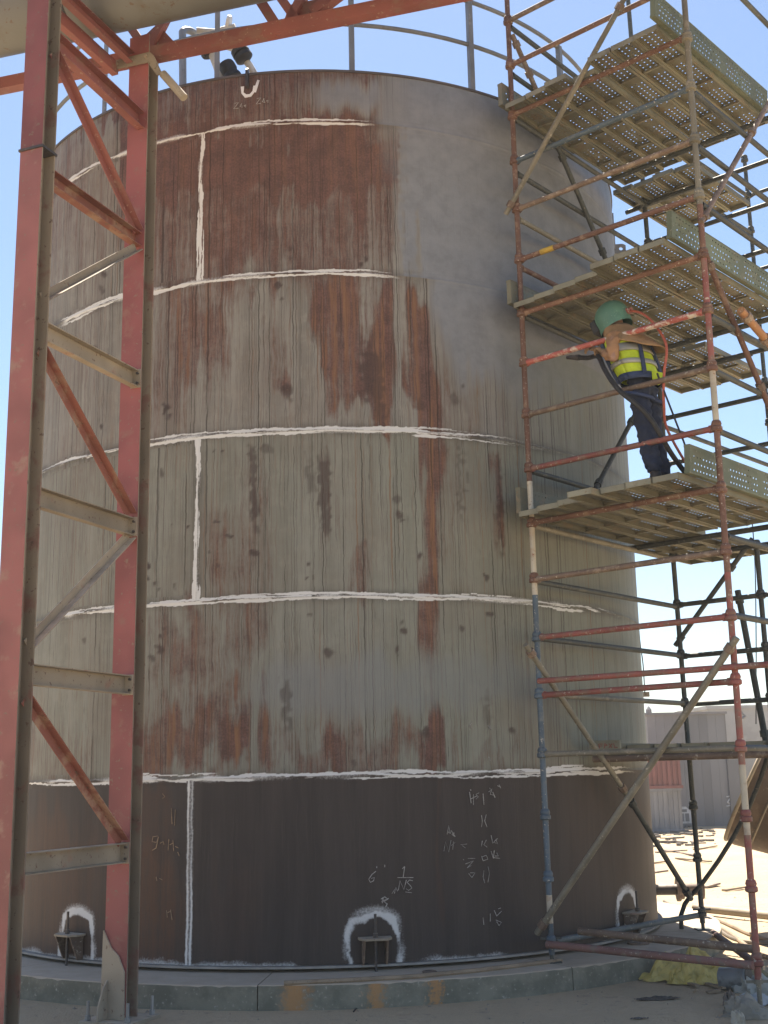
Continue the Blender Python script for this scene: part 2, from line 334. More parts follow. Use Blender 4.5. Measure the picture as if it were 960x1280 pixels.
CHAIRS = [5.7+45*i for i in range(-4, 4)]; CHAIRS[3] = -39.5; CHAIRS[5] = 52.6
RINGS = [(1.5, (20, 815), 1.0), (2.973, (62, 796), 1.0), (4.423, (40, 790), .9), (5.872, (70, 525), .95), (7.353, (60, 492), .95)]
def seam_white(pos, cross, seed, wdt, strong):
    """hand-brushed white strokes along a weld: pos = metres along, cross = metres across"""
    n = VN(seed); o_ = pos*0; out = o_
    cj = cross+(n(pos*26+5, cross*60+9)-.5)*.011+(n(pos*60+5, cross*90+9)-.5)*.005
    base = (n(pos*2.6+9, o_+1)-.5)*.018
    for q, (off, fr, w_, gate) in enumerate(((-.006, 3.1, .75, .1), (.014, 1.9, .7, .34), (-.022, 1.5, .7, .46), (.03, 2.3, .45, .6))):
        c0 = base+off+(n(pos*fr+q*17, o_+q*5+2)-.5)*.035; g_ = sst(gate-.06, gate+.1, n(pos*1.15+q*31+7, o_+q*9+4))
        w0 = wdt*w_*(.22+.95*n(pos*4.3+q*13, o_+q*3+20)*(.5+n(pos*13+q*5, o_+q*4+70)))*g_
        out = np.maximum(out, (1-sst(w0*.55, w0+.004, np.abs(cj-c0)))*g_*(.72+.4*n(pos*9, o_+q*7+33)))
    slit = 1-.75*(1-sst(.001, .005, np.abs(cross-base*.5-.004*np.sin(pos*3))))*(n(pos*3, o_+50) > .4)
    soft = .6*np.exp(-(cross/(wdt*1.9))**2)*n(pos*5, o_+60)
    return np.maximum(out*strong*slit, soft)

def twin(z, x):
    """two soft sprayed bands either side of the bare bead"""
    n = VN(77); o_ = z*0; j = (n(z*5, o_)-.5)*.012+(n(z*30, x*60)-.5)*.008
    A_ = np.exp(-((x+.017+j)/.0125)**2)*(.6+.55*n(z*2.3+4, o_+3)); B_ = np.exp(-((x-.017+j)/.012)**2)*(.45+.75*n(z*1.9+8, o_+6))
    return np.maximum(np.maximum(A_, B_), .4*np.exp(-(x/.045)**2))

# tank shader
k = NT('weathered_shell_steel')
A = k.n('ShaderNodeAttribute'); A.attribute_name = 'arc'; vec = A.outputs['Vector']
m1 = k.n('ShaderNodeAttribute'); m1.attribute_name = 'mask1'; s1 = k.n('ShaderNodeSeparateColor'); k.l(m1.outputs['Color'], s1.inputs[0])
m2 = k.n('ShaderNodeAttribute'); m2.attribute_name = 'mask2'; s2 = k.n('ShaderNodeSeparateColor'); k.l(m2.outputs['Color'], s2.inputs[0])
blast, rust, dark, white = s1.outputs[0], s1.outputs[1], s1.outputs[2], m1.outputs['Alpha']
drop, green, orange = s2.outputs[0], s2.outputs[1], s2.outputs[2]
wob = k.noise(k.vmul(vec, (2.5, 3.5, 1)), 1, 3)
vw = k.n('ShaderNodeVectorMath'); vw.operation = 'ADD'; k.l(vec, vw.inputs[0])
cx = k.n('ShaderNodeCombineXYZ'); k.l(k.math('MULTIPLY', k.math('SUBTRACT', wob, .5), .05), cx.inputs[0]); k.l(cx.outputs[0], vw.inputs[1])
vv = vw.outputs[0]
wide = k.noise(k.vmul(vv, (6, .45, 1)), 1, 4, .6); st = k.noise(k.vmul(vv, (19, .75, 1)), 1, 4, .6); fine = k.noise(k.vmul(vv, (55, 1.5, 1)), 1, 3, .6)
line = k.noise(k.vmul(vv, (30, .5, 1)), 1, 2, .5); iso = k.noise(vec, 6, 6, .65); spk = k.noise(vec, 55, 4, .7)
sq = k.noise(k.vmul(vv, (60, 9, 1)), 1, 4, .65)
base = k.mix(k.ramp(wide, .32, .68), (.262, .257, .235), (.188, .18, .162))
base = k.mix(k.math('MULTIPLY', k.ramp(fine, .48, .74), .3), base, (.15, .13, .1))
base = k.mix(k.math('MULTIPLY', k.ramp(iso, .42, .7), .5), base, (.3, .292, .258))
base = k.mix(k.math('MULTIPLY', k.ramp(k.noise(k.vmul(vec, (14, 5, 1)), 1, 6, .7), .52, .7), .45), base, (.17, .145, .115))
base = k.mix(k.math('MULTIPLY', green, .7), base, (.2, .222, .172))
runs = k.ramp(k.noise(k.vmul(vv, (33, .32, 7)), 1, 3, .55), .56, .68)
film = k.ramp(k.noise(k.vmul(vec, (1.1, .8, 3)), 1, 5, .6), .4, .68)
base = k.mix(k.math('MULTIPLY', film, .26), base, (.15, .1, .072))
base = k.mix(k.math('MULTIPLY', k.math('MULTIPLY', runs, k.ramp(iso, .3, .6)), .42), base, (.165, .095, .055))
ln = k.math('MULTIPLY', k.math('SUBTRACT', 1., k.ramp(k.math('ABSOLUTE', k.math('SUBTRACT', line, .5)), .004, .017)), k.ramp(k.noise(k.vmul(vv, (26, .9, 5)), 1, 3, .6), .42, .6))
ln2 = k.math('MULTIPLY', k.math('SUBTRACT', 1., k.ramp(k.math('ABSOLUTE', k.math('SUBTRACT', k.noise(k.vmul(vv, (24, .4, 4)), 1, 1, .5), .58)), .003, .013)), k.ramp(k.noise(k.vmul(vv, (18, .7, 9)), 1, 3, .6), .4, .58))
w2 = k.n('ShaderNodeVectorMath'); w2.operation = 'ADD'; k.l(vec, w2.inputs[0]); c2x = k.n('ShaderNodeCombineXYZ'); k.l(k.math('MULTIPLY', k.math('SUBTRACT', k.noise(k.vmul(vec, (4, 5, 2)), 1, 4, .6), .5), .035), c2x.inputs[0]); k.l(c2x.outputs[0], w2.inputs[1]); w2 = w2.outputs[0]
drip = k.math('MULTIPLY', k.ramp(k.noise(k.vmul(w2, (62, .06, 1)), 1, 2, .5), .575, .64), k.ramp(k.noise(k.vmul(vec, (22, .75, 4)), 1, 3, .6), .4, .52))
drip2 = k.math('MULTIPLY', k.ramp(k.noise(k.vmul(w2, (34, .05, 8)), 1, 2, .5), .62, .68), k.ramp(k.noise(k.vmul(vec, (9, .5, 6)), 1, 3, .6), .42, .56))
base = k.mix(k.math('MULTIPLY', drip2, .65), base, (.19, .1, .05))
thin = k.math('MULTIPLY', k.ramp(k.noise(k.vmul(w2, (120, .09, 3)), 1, 2, .5), .56, .64), k.ramp(k.noise(k.vmul(vec, (7, .6, 11)), 1, 4, .6), .4, .6))
base = k.mix(k.math('MULTIPLY', thin, .5), base, (.075, .062, .05))
ln = k.math('MAXIMUM', drip, k.math('MULTIPLY', k.math('MAXIMUM', ln, ln2), .5))
base = k.mix(k.math('MULTIPLY', ln, .78), base, (.05, .042, .036))
rc = k.mix(k.ramp(k.math('ADD', k.math('MULTIPLY', spk, .5), k.math('MULTIPLY', iso, .5)), .38, .62), (.15, .072, .057), (.074, .037, .032))
rc = k.mix(k.math('MULTIPLY', k.ramp(st, .42, .66), orange), rc, (.225, .11, .052))
rc = k.mix(k.math('MULTIPLY', ln, .75), rc, (.034, .02, .016))
tt = k.math('ADD', k.math('ADD', k.math('MULTIPLY', st, .3), k.math('MULTIPLY', sq, .22)), k.math('ADD', k.math('MULTIPLY', iso, .2), k.math('MULTIPLY', fine, .28)))
th_ = k.math('SUBTRACT', .74, k.math('MULTIPLY', rust, .5))
rf = k.math('MULTIPLY', k.ramp(tt, k.math('SUBTRACT', th_, .15), k.math('ADD', th_, .14)), k.ramp(rust, .02, .3))
col = k.mix(k.math('MULTIPLY', rf, .93), base, rc)
dk = k.mix(k.ramp(wide, .3, .7), (.06, .05, .046), (.043, .036, .034)); dk = k.mix(k.math('MULTIPLY', k.ramp(fine, .5, .75), .35), dk, (.08, .068, .058))
dk = k.mix(k.math('MULTIPLY', k.ramp(spk, .68, .76), .5), dk, (.12, .105, .095))
dk = k.mix(k.math('MULTIPLY', k.ramp(rust, .05, .7), k.ramp(tt, .3, .62)), dk, (.105, .055, .034))
col = k.mix(dark, col, dk)
bc = k.mix(k.ramp(iso, .3, .75), (.222, .238, .265), (.172, .184, .206)); bc = k.mix(k.math('MULTIPLY', k.ramp(spk, .5, .8), .3), bc, (.27, .277, .295))
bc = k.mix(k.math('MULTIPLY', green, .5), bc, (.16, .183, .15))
bf = k.ramp(k.math('ADD', blast, k.math('MULTIPLY', k.math('SUBTRACT', iso, .5), .45)), .08, .92)
col = k.mix(bf, col, bc)
col = k.mix(k.math('MULTIPLY', k.math('MULTIPLY', drop, k.ramp(spk, .12, .42)), .92), col, (.052, .034, .03))
wf = k.ramp(k.math('ADD', white, k.math('MULTIPLY', k.math('SUBTRACT', spk, .5), .55)), .22, .72)
col = k.mix(k.math('MULTIPLY', wf, .93), col, (.66, .67, .67))
k.l(col, k.b.inputs['Base Color']); k.b.inputs['Roughness'].default_value = .6
k.b.inputs['Specular IOR Level'].default_value = .28
k.bump(k.math('ADD', k.math('MULTIPLY', st, .6), k.math('ADD', spk, k.math('MULTIPLY', ln, -.8))), .22, .006)
M['shell'] = k.m

def grid_obj(name, TH, Z, rad, parent, white_fn=None):
    """grid over angle TH and height Z at radius rad (array) carrying the paint layout"""
    nt_, nz = len(TH), len(Z); T, ZZ = np.meshgrid(TH, Z); t = T.ravel(); z = ZZ.ravel()
    rr = np.broadcast_to(rad, T.shape).ravel() if not np.isscalar(rad) else rad
    co = np.stack([rr*np.sin(t), -rr*np.cos(t), z], 1)
    i = np.arange(nz-1)[:, None]*nt_+np.arange(nt_-1)[None, :]; i = i.ravel()
    q = np.stack([i, i+1, i+nt_+1, i+nt_], 1)
    me = bpy.data.meshes.new(name); me.vertices.add(len(co)); me.vertices.foreach_set('co', co.ravel())
    me.loops.add(q.size); me.loops.foreach_set('vertex_index', q.ravel()); me.polygons.add(len(q))
    me.polygons.foreach_set('loop_start', np.arange(0, q.size, 4)); me.polygons.foreach_set('use_smooth', np.ones(len(q), bool))
    me.update(calc_edges=True)
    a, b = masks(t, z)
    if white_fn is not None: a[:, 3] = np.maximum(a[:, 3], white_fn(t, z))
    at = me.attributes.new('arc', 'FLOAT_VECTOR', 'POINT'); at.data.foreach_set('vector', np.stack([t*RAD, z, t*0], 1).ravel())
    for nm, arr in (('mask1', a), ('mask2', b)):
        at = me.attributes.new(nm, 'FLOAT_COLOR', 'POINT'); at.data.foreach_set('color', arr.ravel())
    me.materials.append(M['shell']); o = bpy.data.objects.new(name, me); COL.objects.link(o); o.parent = parent; return o

# ------------------------------------------------------------------ setting
def nonuni(lo, hi, step, far, grow=1.35):
    a = list(np.arange(lo, hi+1e-6, step)); s = step
    while a[-1] < far: s *= grow; a.append(a[-1]+s)
    s = step
    while a[0] > -far: s *= grow; a.insert(0, a[0]-s)
    return np.array(a)
gx = nonuni(-6, 16, .16, 350); gy = nonuni(-12, 26, .16, 350)
GX, GY = np.meshgrid(gx, gy)
amp = np.exp(-(np.maximum(np.abs(GX-4)-12, 0)/14)**2)*np.exp(-(np.maximum(np.abs(GY-4)-22, 0)/14)**2)
hz = (vn1(GX*.9+50, GY*.9+50)-.5)*.05+(vn2(GX*3+50, GY*3+50)-.5)*.025
rr = np.hypot(GX, GY); flat = sst(4.0, 5.2, rr)*.8+.2
hz = hz*amp*flat+GZ-.004
co = np.stack([GX.ravel(), GY.ravel(), hz.ravel()], 1); n = len(gx)
i = (np.arange(len(gy)-1)[:, None]*n+np.arange(n-1)[None, :]).ravel(); q = np.stack([i, i+1, i+n+1, i+n], 1)
me = bpy.data.meshes.new('ground'); me.from_pydata(co.tolist(), [], q.tolist()); me.polygons.foreach_set('use_smooth', [True]*len(q))
me.materials.append(M['sand']); ground = bpy.data.objects.new('ground', me); COL.objects.link(ground); struct(ground)
def gz(x, y):
    return float((vn1(np.array([x*.9+50]), np.array([y*.9+50]))[0]-.5)*.05+(vn2(np.array([x*3+50]), np.array([y*3+50]))[0]-.5)*.025)*(float(sst(4, 5.2, math.hypot(x, y)))*.8+.2)+GZ-.004

# pad: ring of concrete with chipped edge, cast in segments (joints recessed)
pad = thing('concrete_pad', 'round grey concrete foundation pad under the rusty tank, rust runs on its edge', 'foundation', (0, 0, GZ-.1))
NSEG = 10; off0 = R_(-7.9)
for sgm in range(NSEG):
    mb = MB(); a0 = off0+sgm*2*math.pi/NSEG+.0011; a1 = off0+(sgm+1)*2*math.pi/NSEG-.0011; K = 44
    prof_n = 6
    for i in range(K+1):
        a = a0+(a1-a0)*i/K; ch = .006+.022*max(0, random.random()-.55)
        ro = 3.99+.006*math.sin(a*23)
        for r, z in ((.0, GZ-.1), (ro+.01, GZ-.1), (ro+.004, -.06), (ro, -ch), (ro-ch*1.3, .0), (0., .0)):
            mb.v.append((r*math.sin(a), -r*math.cos(a), z))
    for i in range(K):
        for j in range(prof_n): 
            mb.f.append((i*6+j, i*6+(j+1) % 6, (i+1)*6+(j+1) % 6, (i+1)*6+j))
    mb.f += [tuple(range(6)), tuple(K*6+j for j in range(6))[::-1]]
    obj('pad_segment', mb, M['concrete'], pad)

# ------------------------------------------------------------------ storage tank
tank = thing('storage_tank', 'tall round rusty steel storage tank with white painted weld lines', 'tank', (0, 0, 0))
ORG[tank.name] = (0, 0, 0)
def angles(a0, a1):               # fine where the photograph sees the shell, coarse behind
    out = []; a = a0
    while a < a1-1e-9:
        out.append(a); c = (a+180) % 360-180
        a += .26 if -84 <= c <= 84 else 2.5
    out.append(a1); return np.radians(np.array(out))
def wrap(t): return (t+math.pi) % (2*math.pi)-math.pi
_m0 = masks
def masks(th, z): return _m0(wrap(th), z)
for c in range(6):
    z0, z1 = ZW[c], ZW[c+1]; nz = max(6, int((z1-z0)/(.011 if c == 0 else .0145)))
    for kx in range(3):
        a0 = VSEAM[c]+120*kx+.035; a1 = VSEAM[c]+120*(kx+1)-.035
        z = np.linspace(z0+.002, z1-.002, nz)
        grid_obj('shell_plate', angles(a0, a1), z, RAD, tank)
# weld beads with the white strokes brushed over them
def ring_seam(zc, xr, strong, seed):
    a0 = math.atan2(on_tank(max(xr[0], 70), proj((-1, -3.2, zc))[1])[0], -on_tank(max(xr[0], 70), proj((-1, -3.2, zc))[1])[1])
    c = np.array([-.062, -.05, -.04, -.032, -.025, -.019, -.013, -.008, -.003, .003, .008, .013, .019, .025, .032, .04, .05, .062])
    rd = RAD+.0012+.0045*np.exp(-(c/.011)**2); rd[0] = rd[-1] = RAD-.001
    TH = np.radians(np.arange(-84, 84.01, .17))
    def wf(t, z):
        P = np.stack([RAD*np.sin(t), -RAD*np.cos(t), z], 1)-CAM; X = 480+F_PX*(P@RT)/(P@FWD)
        lim = sst(xr[0]-6, xr[0]+25, X)*(1-sst(xr[1]-70, xr[1]+4, X))
        faint = 1.0
        if abs(zc-4.423) < .1: faint = 1-.65*sst(590, 650, X)*(1-.6*sst(740, 765, X))
        return seam_white(t*RAD+50, z-zc, seed, .021, strong)*lim*faint
    o = grid_obj('weld_seam', TH, zc+c, rd[:, None]*np.ones(len(TH))[None, :], tank, wf)
    T2 = np.radians(np.arange(84, 276.1, 4)); grid_obj('weld_seam', T2, zc+c[4:-4], rd[4:-4, None]*np.ones(len(T2))[None, :], tank)
for i, (zc, xr, s_) in enumerate(RINGS): ring_seam(zc, xr, s_, 100+i)
for c in range(6):
    for kx in range(3):
        ac = VSEAM[c]+120*kx; painted = kx == 0 and c in (0, 2, 4)
        d = np.array([-.05, -.04, -.032, -.025, -.019, -.013, -.008, -.003, .003, .008, .013, .019, .025, .032, .04, .05])
        TH = R_(ac)+d/RAD; rd = RAD+.0015+.0045*np.exp(-(d/.011)**2); rd[0] = rd[-1] = RAD-.001
        z = np.arange(ZW[c]+(.0 if c == 0 else .012), ZW[c+1]-.012, .014)
        fn = (lambda t, zz, a=R_(ac), q=c: seam_white(zz+20, (t-a)*RAD, 200+q, .02, 1.) if q else twin(zz, (t-a)*RAD)) if painted else None
        grid_obj('weld_seam', TH, z, np.ones(len(z))[:, None]*rd[None, :], tank, fn)
# bottom annular plate sits a finger above the pad, leaving the dark gap
mb = MB(); N = 180
for r, z in ((0., .044), (3.43, .044), (3.43, .028), (0., .028)):
    mb.v += [(r*math.sin(2*math.pi*i/N), -r*math.cos(2*math.pi*i/N), z) for i in range(N)]
for j in range(3): mb.f += [(j*N+i, j*N+(i+1) % N, (j+1)*N+(i+1) % N, (j+1)*N+i) for i in range(N)]
obj('bottom_plate', mb, plain('dusty_bottom_plate', (.42, .39, .35), .8), tank)
# curb angle at the top and the cone roof
mb = MB()
for r, z in ((RAD-.01, 7.862), (RAD+.012, 7.862), (RAD+.012, 7.884), (3.0, 7.96), (.05, 8.3)):
    mb.v += [(r*math.sin(2*math.pi*i/N), -r*math.cos(2*math.pi*i/N), z) for i in range(N)]
for j in range(4): mb.f += [(j*N+i, j*N+(i+1) % N, (j+1)*N+(i+1) % N, (j+1)*N+i) for i in range(N)]
obj('roof', mb, plain('dark_roof_steel', (.1, .085, .08), .6), tank)
# handrail round the roof
RR = 3.33; PA = [math.degrees(math.atan2(p[0], -p[1])) for p in (on_tank(440, 91, RR), on_tank(590, 113, RR), on_tank(700, 92, RR))]
posts = [PA[0], PA[1], -17.2, -40, -60.5, PA[2]] + [70+20.0*i for i in range(0, 12)]
for a in posts:
    p = np.array([RR*math.sin(R_(a)), -RR*math.cos(R_(a)), 7.87]); tn = np.array([math.cos(R_(a)), math.sin(R_(a)), 0]); nn_ = np.array([math.sin(R_(a)), -math.cos(R_(a)), 0])
    mb = MB(); mb.extrude([(-.025, -.025), (.025, -.025), (.025, -.018), (-.018, -.018), (-.018, .025), (-.025, .025)], p-np.array([0, 0, .02]), p+np.array([0, 0, 1.03]), tn)
    obj('handrail_post', mb, M['rail'], tank)
    mb = MB(); mb.obox(p+np.array([0, 0, .02])-tn*.02, tn*.022, nn_*.012, (0, 0, .02)); obj('post_foot', mb, M['rail'], tank)
for z, nm in ((8.405, 'mid_rail'), (8.885, 'top_rail')):
    mb = MB(); mb.path([(3.325*math.sin(R_(a)), -3.325*math.cos(R_(a)), z) for a in np.arange(0, 361, 3)], .021, 8); obj(nm, mb, M['rail'], tank, True)
mb = MB(); NN = 120
for r, z in ((3.30, 7.9), (3.30, 8.0), (3.306, 8.0), (3.306, 7.9)): mb.v += [(r*math.sin(2*math.pi*i/NN), -r*math.cos(2*math.pi*i/NN), z) for i in range(NN)]
# anchor chairs
for a in CHAIRS:
    ra = R_(a); er = np.array([math.sin(ra), -math.cos(ra), 0]); et = np.array([math.cos(ra), math.sin(ra), 0]); c = er*RAD; UZ = np.array([0, 0, 1.])
    ch = bpy.data.objects.new('anchor_chair', None); COL.objects.link(ch); ch.parent = tank; ORG[ch.name] = (0, 0, 0)
    mb = MB(); o_ = c+UZ*.235
    mb.prism([o_-et*.13+er*.004, o_+et*.13+er*.004, o_+et*.13+er*.1, o_+et*.085+er*.165, o_-et*.085+er*.165, o_-et*.13+er*.1], UZ*.016)
    obj('top_plate', mb, M['dusty_steel'], ch)
    for sgn in (-1, 1):
        q = c+et*sgn*.085; mb = MB(); mb.prism([q+UZ*.046+er*.004, q+UZ*.046+er*.06, q+UZ*.233+er*.145, q+UZ*.233+er*.004], et*.014*sgn); obj('gusset', mb, M['tube_brown'], ch)
    mb = MB(); mb.tube(c+er*.095+UZ*-.02, c+er*.095+UZ*.43, .011, 8); mb.tube(c+er*.095+UZ*.252, c+er*.095+UZ*.285, .021, 6); obj('anchor_bolt', mb, M['dark_steel'], ch)
# side nozzle with flanges at the foot, right
ra = R_(84); er = np.array([math.sin(ra), -math.cos(ra), 0]); c = er*RAD+np.array([0, 0, .27])
nz_ = bpy.data.objects.new('nozzle', None); COL.objects.link(nz_); nz_.parent = tank; ORG[nz_.name] = (0, 0, 0)
obj('nozzle_neck', MB().tube(c-er*.02, c+er*.27, .055, 16), M['dark_steel'], nz_, True)
obj('flange', MB().tube(c+er*.25, c+er*.285, .12, 20), M['tube_brown'], nz_, True)
obj('spool', MB().lathe(c+er*.29, c+er*.6, [(0, .1), (.03, .1), (.031, .06), (.2, .06), (.201, .1), (.235, .1)], 16), M['tube_brown'], nz_, True)
# lifting lugs: one over the rim at the front, one standing out on the right
p = on_tank(310, 105); er = np.array([p[0], p[1], 0])/RAD; et = np.array([-er[1], er[0], 0]); UZ = np.array([0, 0, 1.])
b = er*(RAD+.002)
obj('lifting_lug', MB().prism([b+UZ*7.73-et*.012+er*.001, b+UZ*7.73-et*.012+er*.05, b+UZ*7.9-et*.012+er*.05, b+UZ*7.93-et*.012+er*.02, b+UZ*7.9-et*.012+er*.001], et*.024), M['dark_steel'], tank)
ra = R_(80); er = np.array([math.sin(ra), -math.cos(ra), 0]); et = np.array([math.cos(ra), math.sin(ra), 0]); b = er*RAD
mb = MB(); zc = 7.38; ring = []
outer = [b+er*.0+UZ*(zc-.06), b+er*.09+UZ*(zc-.05), b+er*.14+UZ*zc, b+er*.09+UZ*(zc+.05), b+er*.0+UZ*(zc+.06)]
hc = b+er*.085+UZ*zc; K = 20
def outl(i):
    t = 2*math.pi*i/K; dx, dz = math.cos(t), math.sin(t); 
    s_ = 1e9
    for (nx, nz2, dd) in ((1, 0, .055), (-1, 0, .085), (.45, .89, .06), (.45, -.89, .06), (0, 1, .058), (0, -1, .058)):
        q_ = dx*nx+dz*nz2
        if q_ > 1e-6: s_ = min(s_, dd/q_)
    return hc+er*dx*s_+UZ*dz*s_
pts = [[outl(i), hc+er*.022*math.cos(2*math.pi*i/K)+UZ*.022*math.sin(2*math.pi*i/K)] for i in range(K)]
for off in (-.01, .01): mb.v += [tuple(p+et*off) for pr in pts for p in pr]
for i in range(K):
    j = (i+1) % K; a, b2, c2, d2 = 2*i, 2*i+1, 2*j+1, 2*j; o2 = 2*K
    mb.f += [(a, b2, c2, d2), (a+o2, d2+o2, c2+o2, b2+o2), (a, d2, d2+o2, a+o2), (b2, b2+o2, c2+o2, c2)]
obj('lifting_lug', mb, M['galv'], tank)
obj('stiffener', MB().obox(b+er*.012+UZ*7.6, et*.03, er*.012, (0, 0, .22)), M['galv'], tank)
# vent pipe and valves on the roof edge
P0 = on_tank(229, 118, 3.27); yv = P0[1]
v1 = on_y(229, 122, yv); v2 = on_y(228, 40, yv)
mb = MB(); pts = [v1-np.array([0, 0, .1]), v2]; up0 = v2
for i in range(1, 9):
    t = i/8*math.radians(140); pts.append(up0+np.array([.075*(1-math.cos(t)), .02*i, .075*math.sin(t)]))
pts.append(pts[-1]+np.array([.12, .12, -.06])); mb.path(pts, .036, 12); obj('vent_pipe', mb, M['galv'], tank, True)
obj('vent_socket', MB().tube(v1-np.array([0, 0, .02]), v1+np.array([0, 0, .07]), .052, 12), M['galv'], tank, True)
def pe(x, y, Y): return on_y(x, y, Y)
Yv = -2.95
obj('valve_branch', MB().path([pe(255, 45, Yv), pe(265, 66, Yv), pe(272, 84, Yv), pe(278, 104, Yv)], .042, 12), M['valve_white'], tank, True)
obj('valve_body', MB().lathe(pe(258, 62, Yv), pe(266, 72, Yv), [(0, .07), (.02, .08), (.05, .08), (.07, .06)], 14), M['black'], tank, True)
obj('valve_body', MB().lathe(pe(281, 78, Yv-.1), pe(292, 98, Yv-.1), [(0, .04), (.02, .075), (.05, .08), (.1, .08), (.13, .07), (.16, .085), (.19, .085)], 14), M['black'], tank, True)
obj('valve_branch', MB().path([pe(285, 58, Yv), pe(297, 62, Yv), pe(304, 72, Yv), pe(312, 82, Yv), pe(322, 100, Yv)], .036, 12), M['valve_white'], tank, True)
obj('valve_body', MB().lathe(pe(297, 60, Yv-.05), pe(310, 80, Yv-.05), [(0, .05), (.02, .085), (.07, .09), (.075, .07), (.09, .07), (.095, .09), (.13, .09), (.15, .06)], 16), M['black'], tank, True)
obj('valve_wheel', MB().tube(pe(284, 28, Yv), pe(288, 29, Yv), .07, 14), M['valve_white'], tank, True)
obj('valve_branch', MB().path([pe(246, 38, Yv), pe(268, 40, Yv), pe(292, 33, Yv), pe(300, 55, Yv)], .03, 10), M['valve_white'], tank, True)
# small clip on the right silhouette
q = on_y(806, 868, -.55); obj('pipe_clip', MB().box(q, .09, .05, .05), M['dusty_steel'], tank)

# brushed paint and chalk marks: thin strokes lying on the shell
def strokes(name, polys, width, mat, parent=tank, r=RAD+.0075):
    for poly in polys:
        pts = [on_tank(x, y, r) for x, y in poly]
        if len(pts) < 2: continue
        mb = MB(); dn = []
        L = len(pts)
        for i, p in enumerate(pts):
            d = pts[min(i+1, L-1)]-pts[max(i-1, 0)]; e = np.array([p[0], p[1], 0]); e /= np.linalg.norm(e)
            s_ = np.cross(e, d); s_ /= max(np.linalg.norm(s_), 1e-9); wv = width*random.uniform(.5, 1.05)*(.85 if width < .02 else 1)
            mb.v += [tuple(p+s_*wv/2), tuple(p-s_*wv/2), tuple(p-s_*wv/2-e*.004), tuple(p+s_*wv/2-e*.004)]
        for i in range(L-1):
            for j in range(4): mb.f.append((4*i+j, 4*i+(j+1) % 4, 4*i+4+(j+1) % 4, 4*i+4+j))
        mb.f += [(0, 1, 2, 3), (4*L-1, 4*L-2, 4*L-3, 4*L-4)]
        yield mb
def write(polys, width, mat, name='chalk_writing'):
    big = MB()
    for mb in strokes(name, polys, width, mat): big.add(mb.v, mb.f)
    obj(name, big, mat, tank)
# 1 over NS, underlined
write([[(506, 1083), (504, 1097)], [(503, 1086), (506, 1083)], [(497, 1097), (517, 1097)],
       [(498, 1113), (500, 1101), (505, 1112), (508, 1100)], [(516, 1101), (512, 1100), (509, 1103), (513, 1107), (515, 1110), (511, 1113), (508, 1111)], [(507, 1115), (515, 1116)]], .008, M['chalk'])
# 6'
write([[(470, 1089), (465, 1093), (461, 1099), (463, 1103), (467, 1101), (468, 1097), (464, 1098)], [(471, 1083), (471, 1085)], [(481, 1081), (481, 1084)]], .008, M['chalk'])
write([[(493, 1117), (495, 1109), (497, 1114)], [(490, 1117), (494, 1111)]], .007, M['chalk'])
write([[(476, 1124), (481, 1121), (485, 1124), (480, 1127), (484, 1130), (482, 1134)], [(477, 1127), (486, 1123)], [(479, 1122), (478, 1129)]], .012, M['chalk'])
# Hs | K / 2 4 columns of weld notes on the right of the bottom course
write([[(587, 990), (589, 1004)], [(592, 993), (592, 1006)], [(588, 999), (596, 995)], [(599, 991), (595, 993), (598, 996), (595, 999)], [(588, 987), (589, 988)], [(604, 992), (605, 1006)]], .008, M['chalk'])
write([[(611, 990), (615, 986), (613, 993), (618, 994)], [(616, 990), (619, 997)], [(612, 985), (613, 986)], [(622, 982), (626, 984)], [(624, 981), (626, 985)]], .008, M['chalk'])
write([[(602, 1019), (603, 1026), (602, 1034)], [(608, 1018), (606, 1026), (609, 1034)]], .007, M['chalk'])
write([[(559, 1043), (561, 1032), (563, 1042), (560, 1040)], [(564, 1038), (569, 1046), (565, 1043), (568, 1041)]], .013, M['chalk'])
write([[(555, 1064), (557, 1052), (561, 1065), (564, 1050)], [(564, 1057), (569, 1053)], [(567, 1052), (566, 1062)], [(576, 1056), (584, 1055)], [(578, 1057), (582, 1060)]], .007, M['chalk'])
write([[(603, 1051), (602, 1058)], [(608, 1050), (605, 1056), (609, 1059)], [(614, 1044), (616, 1054), (622, 1048)], [(618, 1053), (622, 1055), (620, 1049)]], .008, M['chalk'])
write([[(582, 1080), (592, 1076), (584, 1085), (589, 1082)], [(585, 1073), (594, 1073)], [(579, 1074), (580, 1075)], [(602, 1070), (604, 1076), (610, 1074), (608, 1069), (603, 1071)], [(614, 1064), (617, 1073)], [(618, 1063), (617, 1072), (625, 1073)], [(621, 1066), (623, 1070), (619, 1070)]], .008, M['chalk'])
write([[(586, 1092), (590, 1097), (594, 1091), (588, 1091)]], .008, M['chalk'])
write([[(605, 1088), (604, 1096), (606, 1104)], [(610, 1083), (612, 1092), (610, 1103)]], .007, M['chalk'])
write([[(604, 1147), (605, 1156)], [(613, 1142), (613, 1152)], [(618, 1138), (621, 1145), (627, 1139)], [(620, 1150), (627, 1153), (624, 1157), (621, 1152)], [(623, 1136), (626, 1135)]], .008, M['chalk'])
# 9... notes left of the vertical seam, ochre
write([[(197, 1045), (191, 1046), (190, 1052), (195, 1053), (198, 1046), (195, 1060), (190, 1063)], [(200, 1054), (204, 1052), (205, 1056)], [(211, 1049), (210, 1063)], [(216, 1050), (217, 1064)], [(212, 1056), (216, 1054)], [(219, 1058), (223, 1060)], [(222, 1065), (224, 1070)]], .008, M['yellow_chalk'])
write([[(203, 992), (206, 996), (203, 998)], [(214, 1010), (215, 1030)], [(219, 1012), (218, 1032)], [(195, 1096), (196, 1101)], [(199, 1098), (203, 1100)], [(208, 1138), (209, 1147)], [(213, 1137), (215, 1150)], [(209, 1141), (213, 1139)]], .008, M['yellow_chalk'])
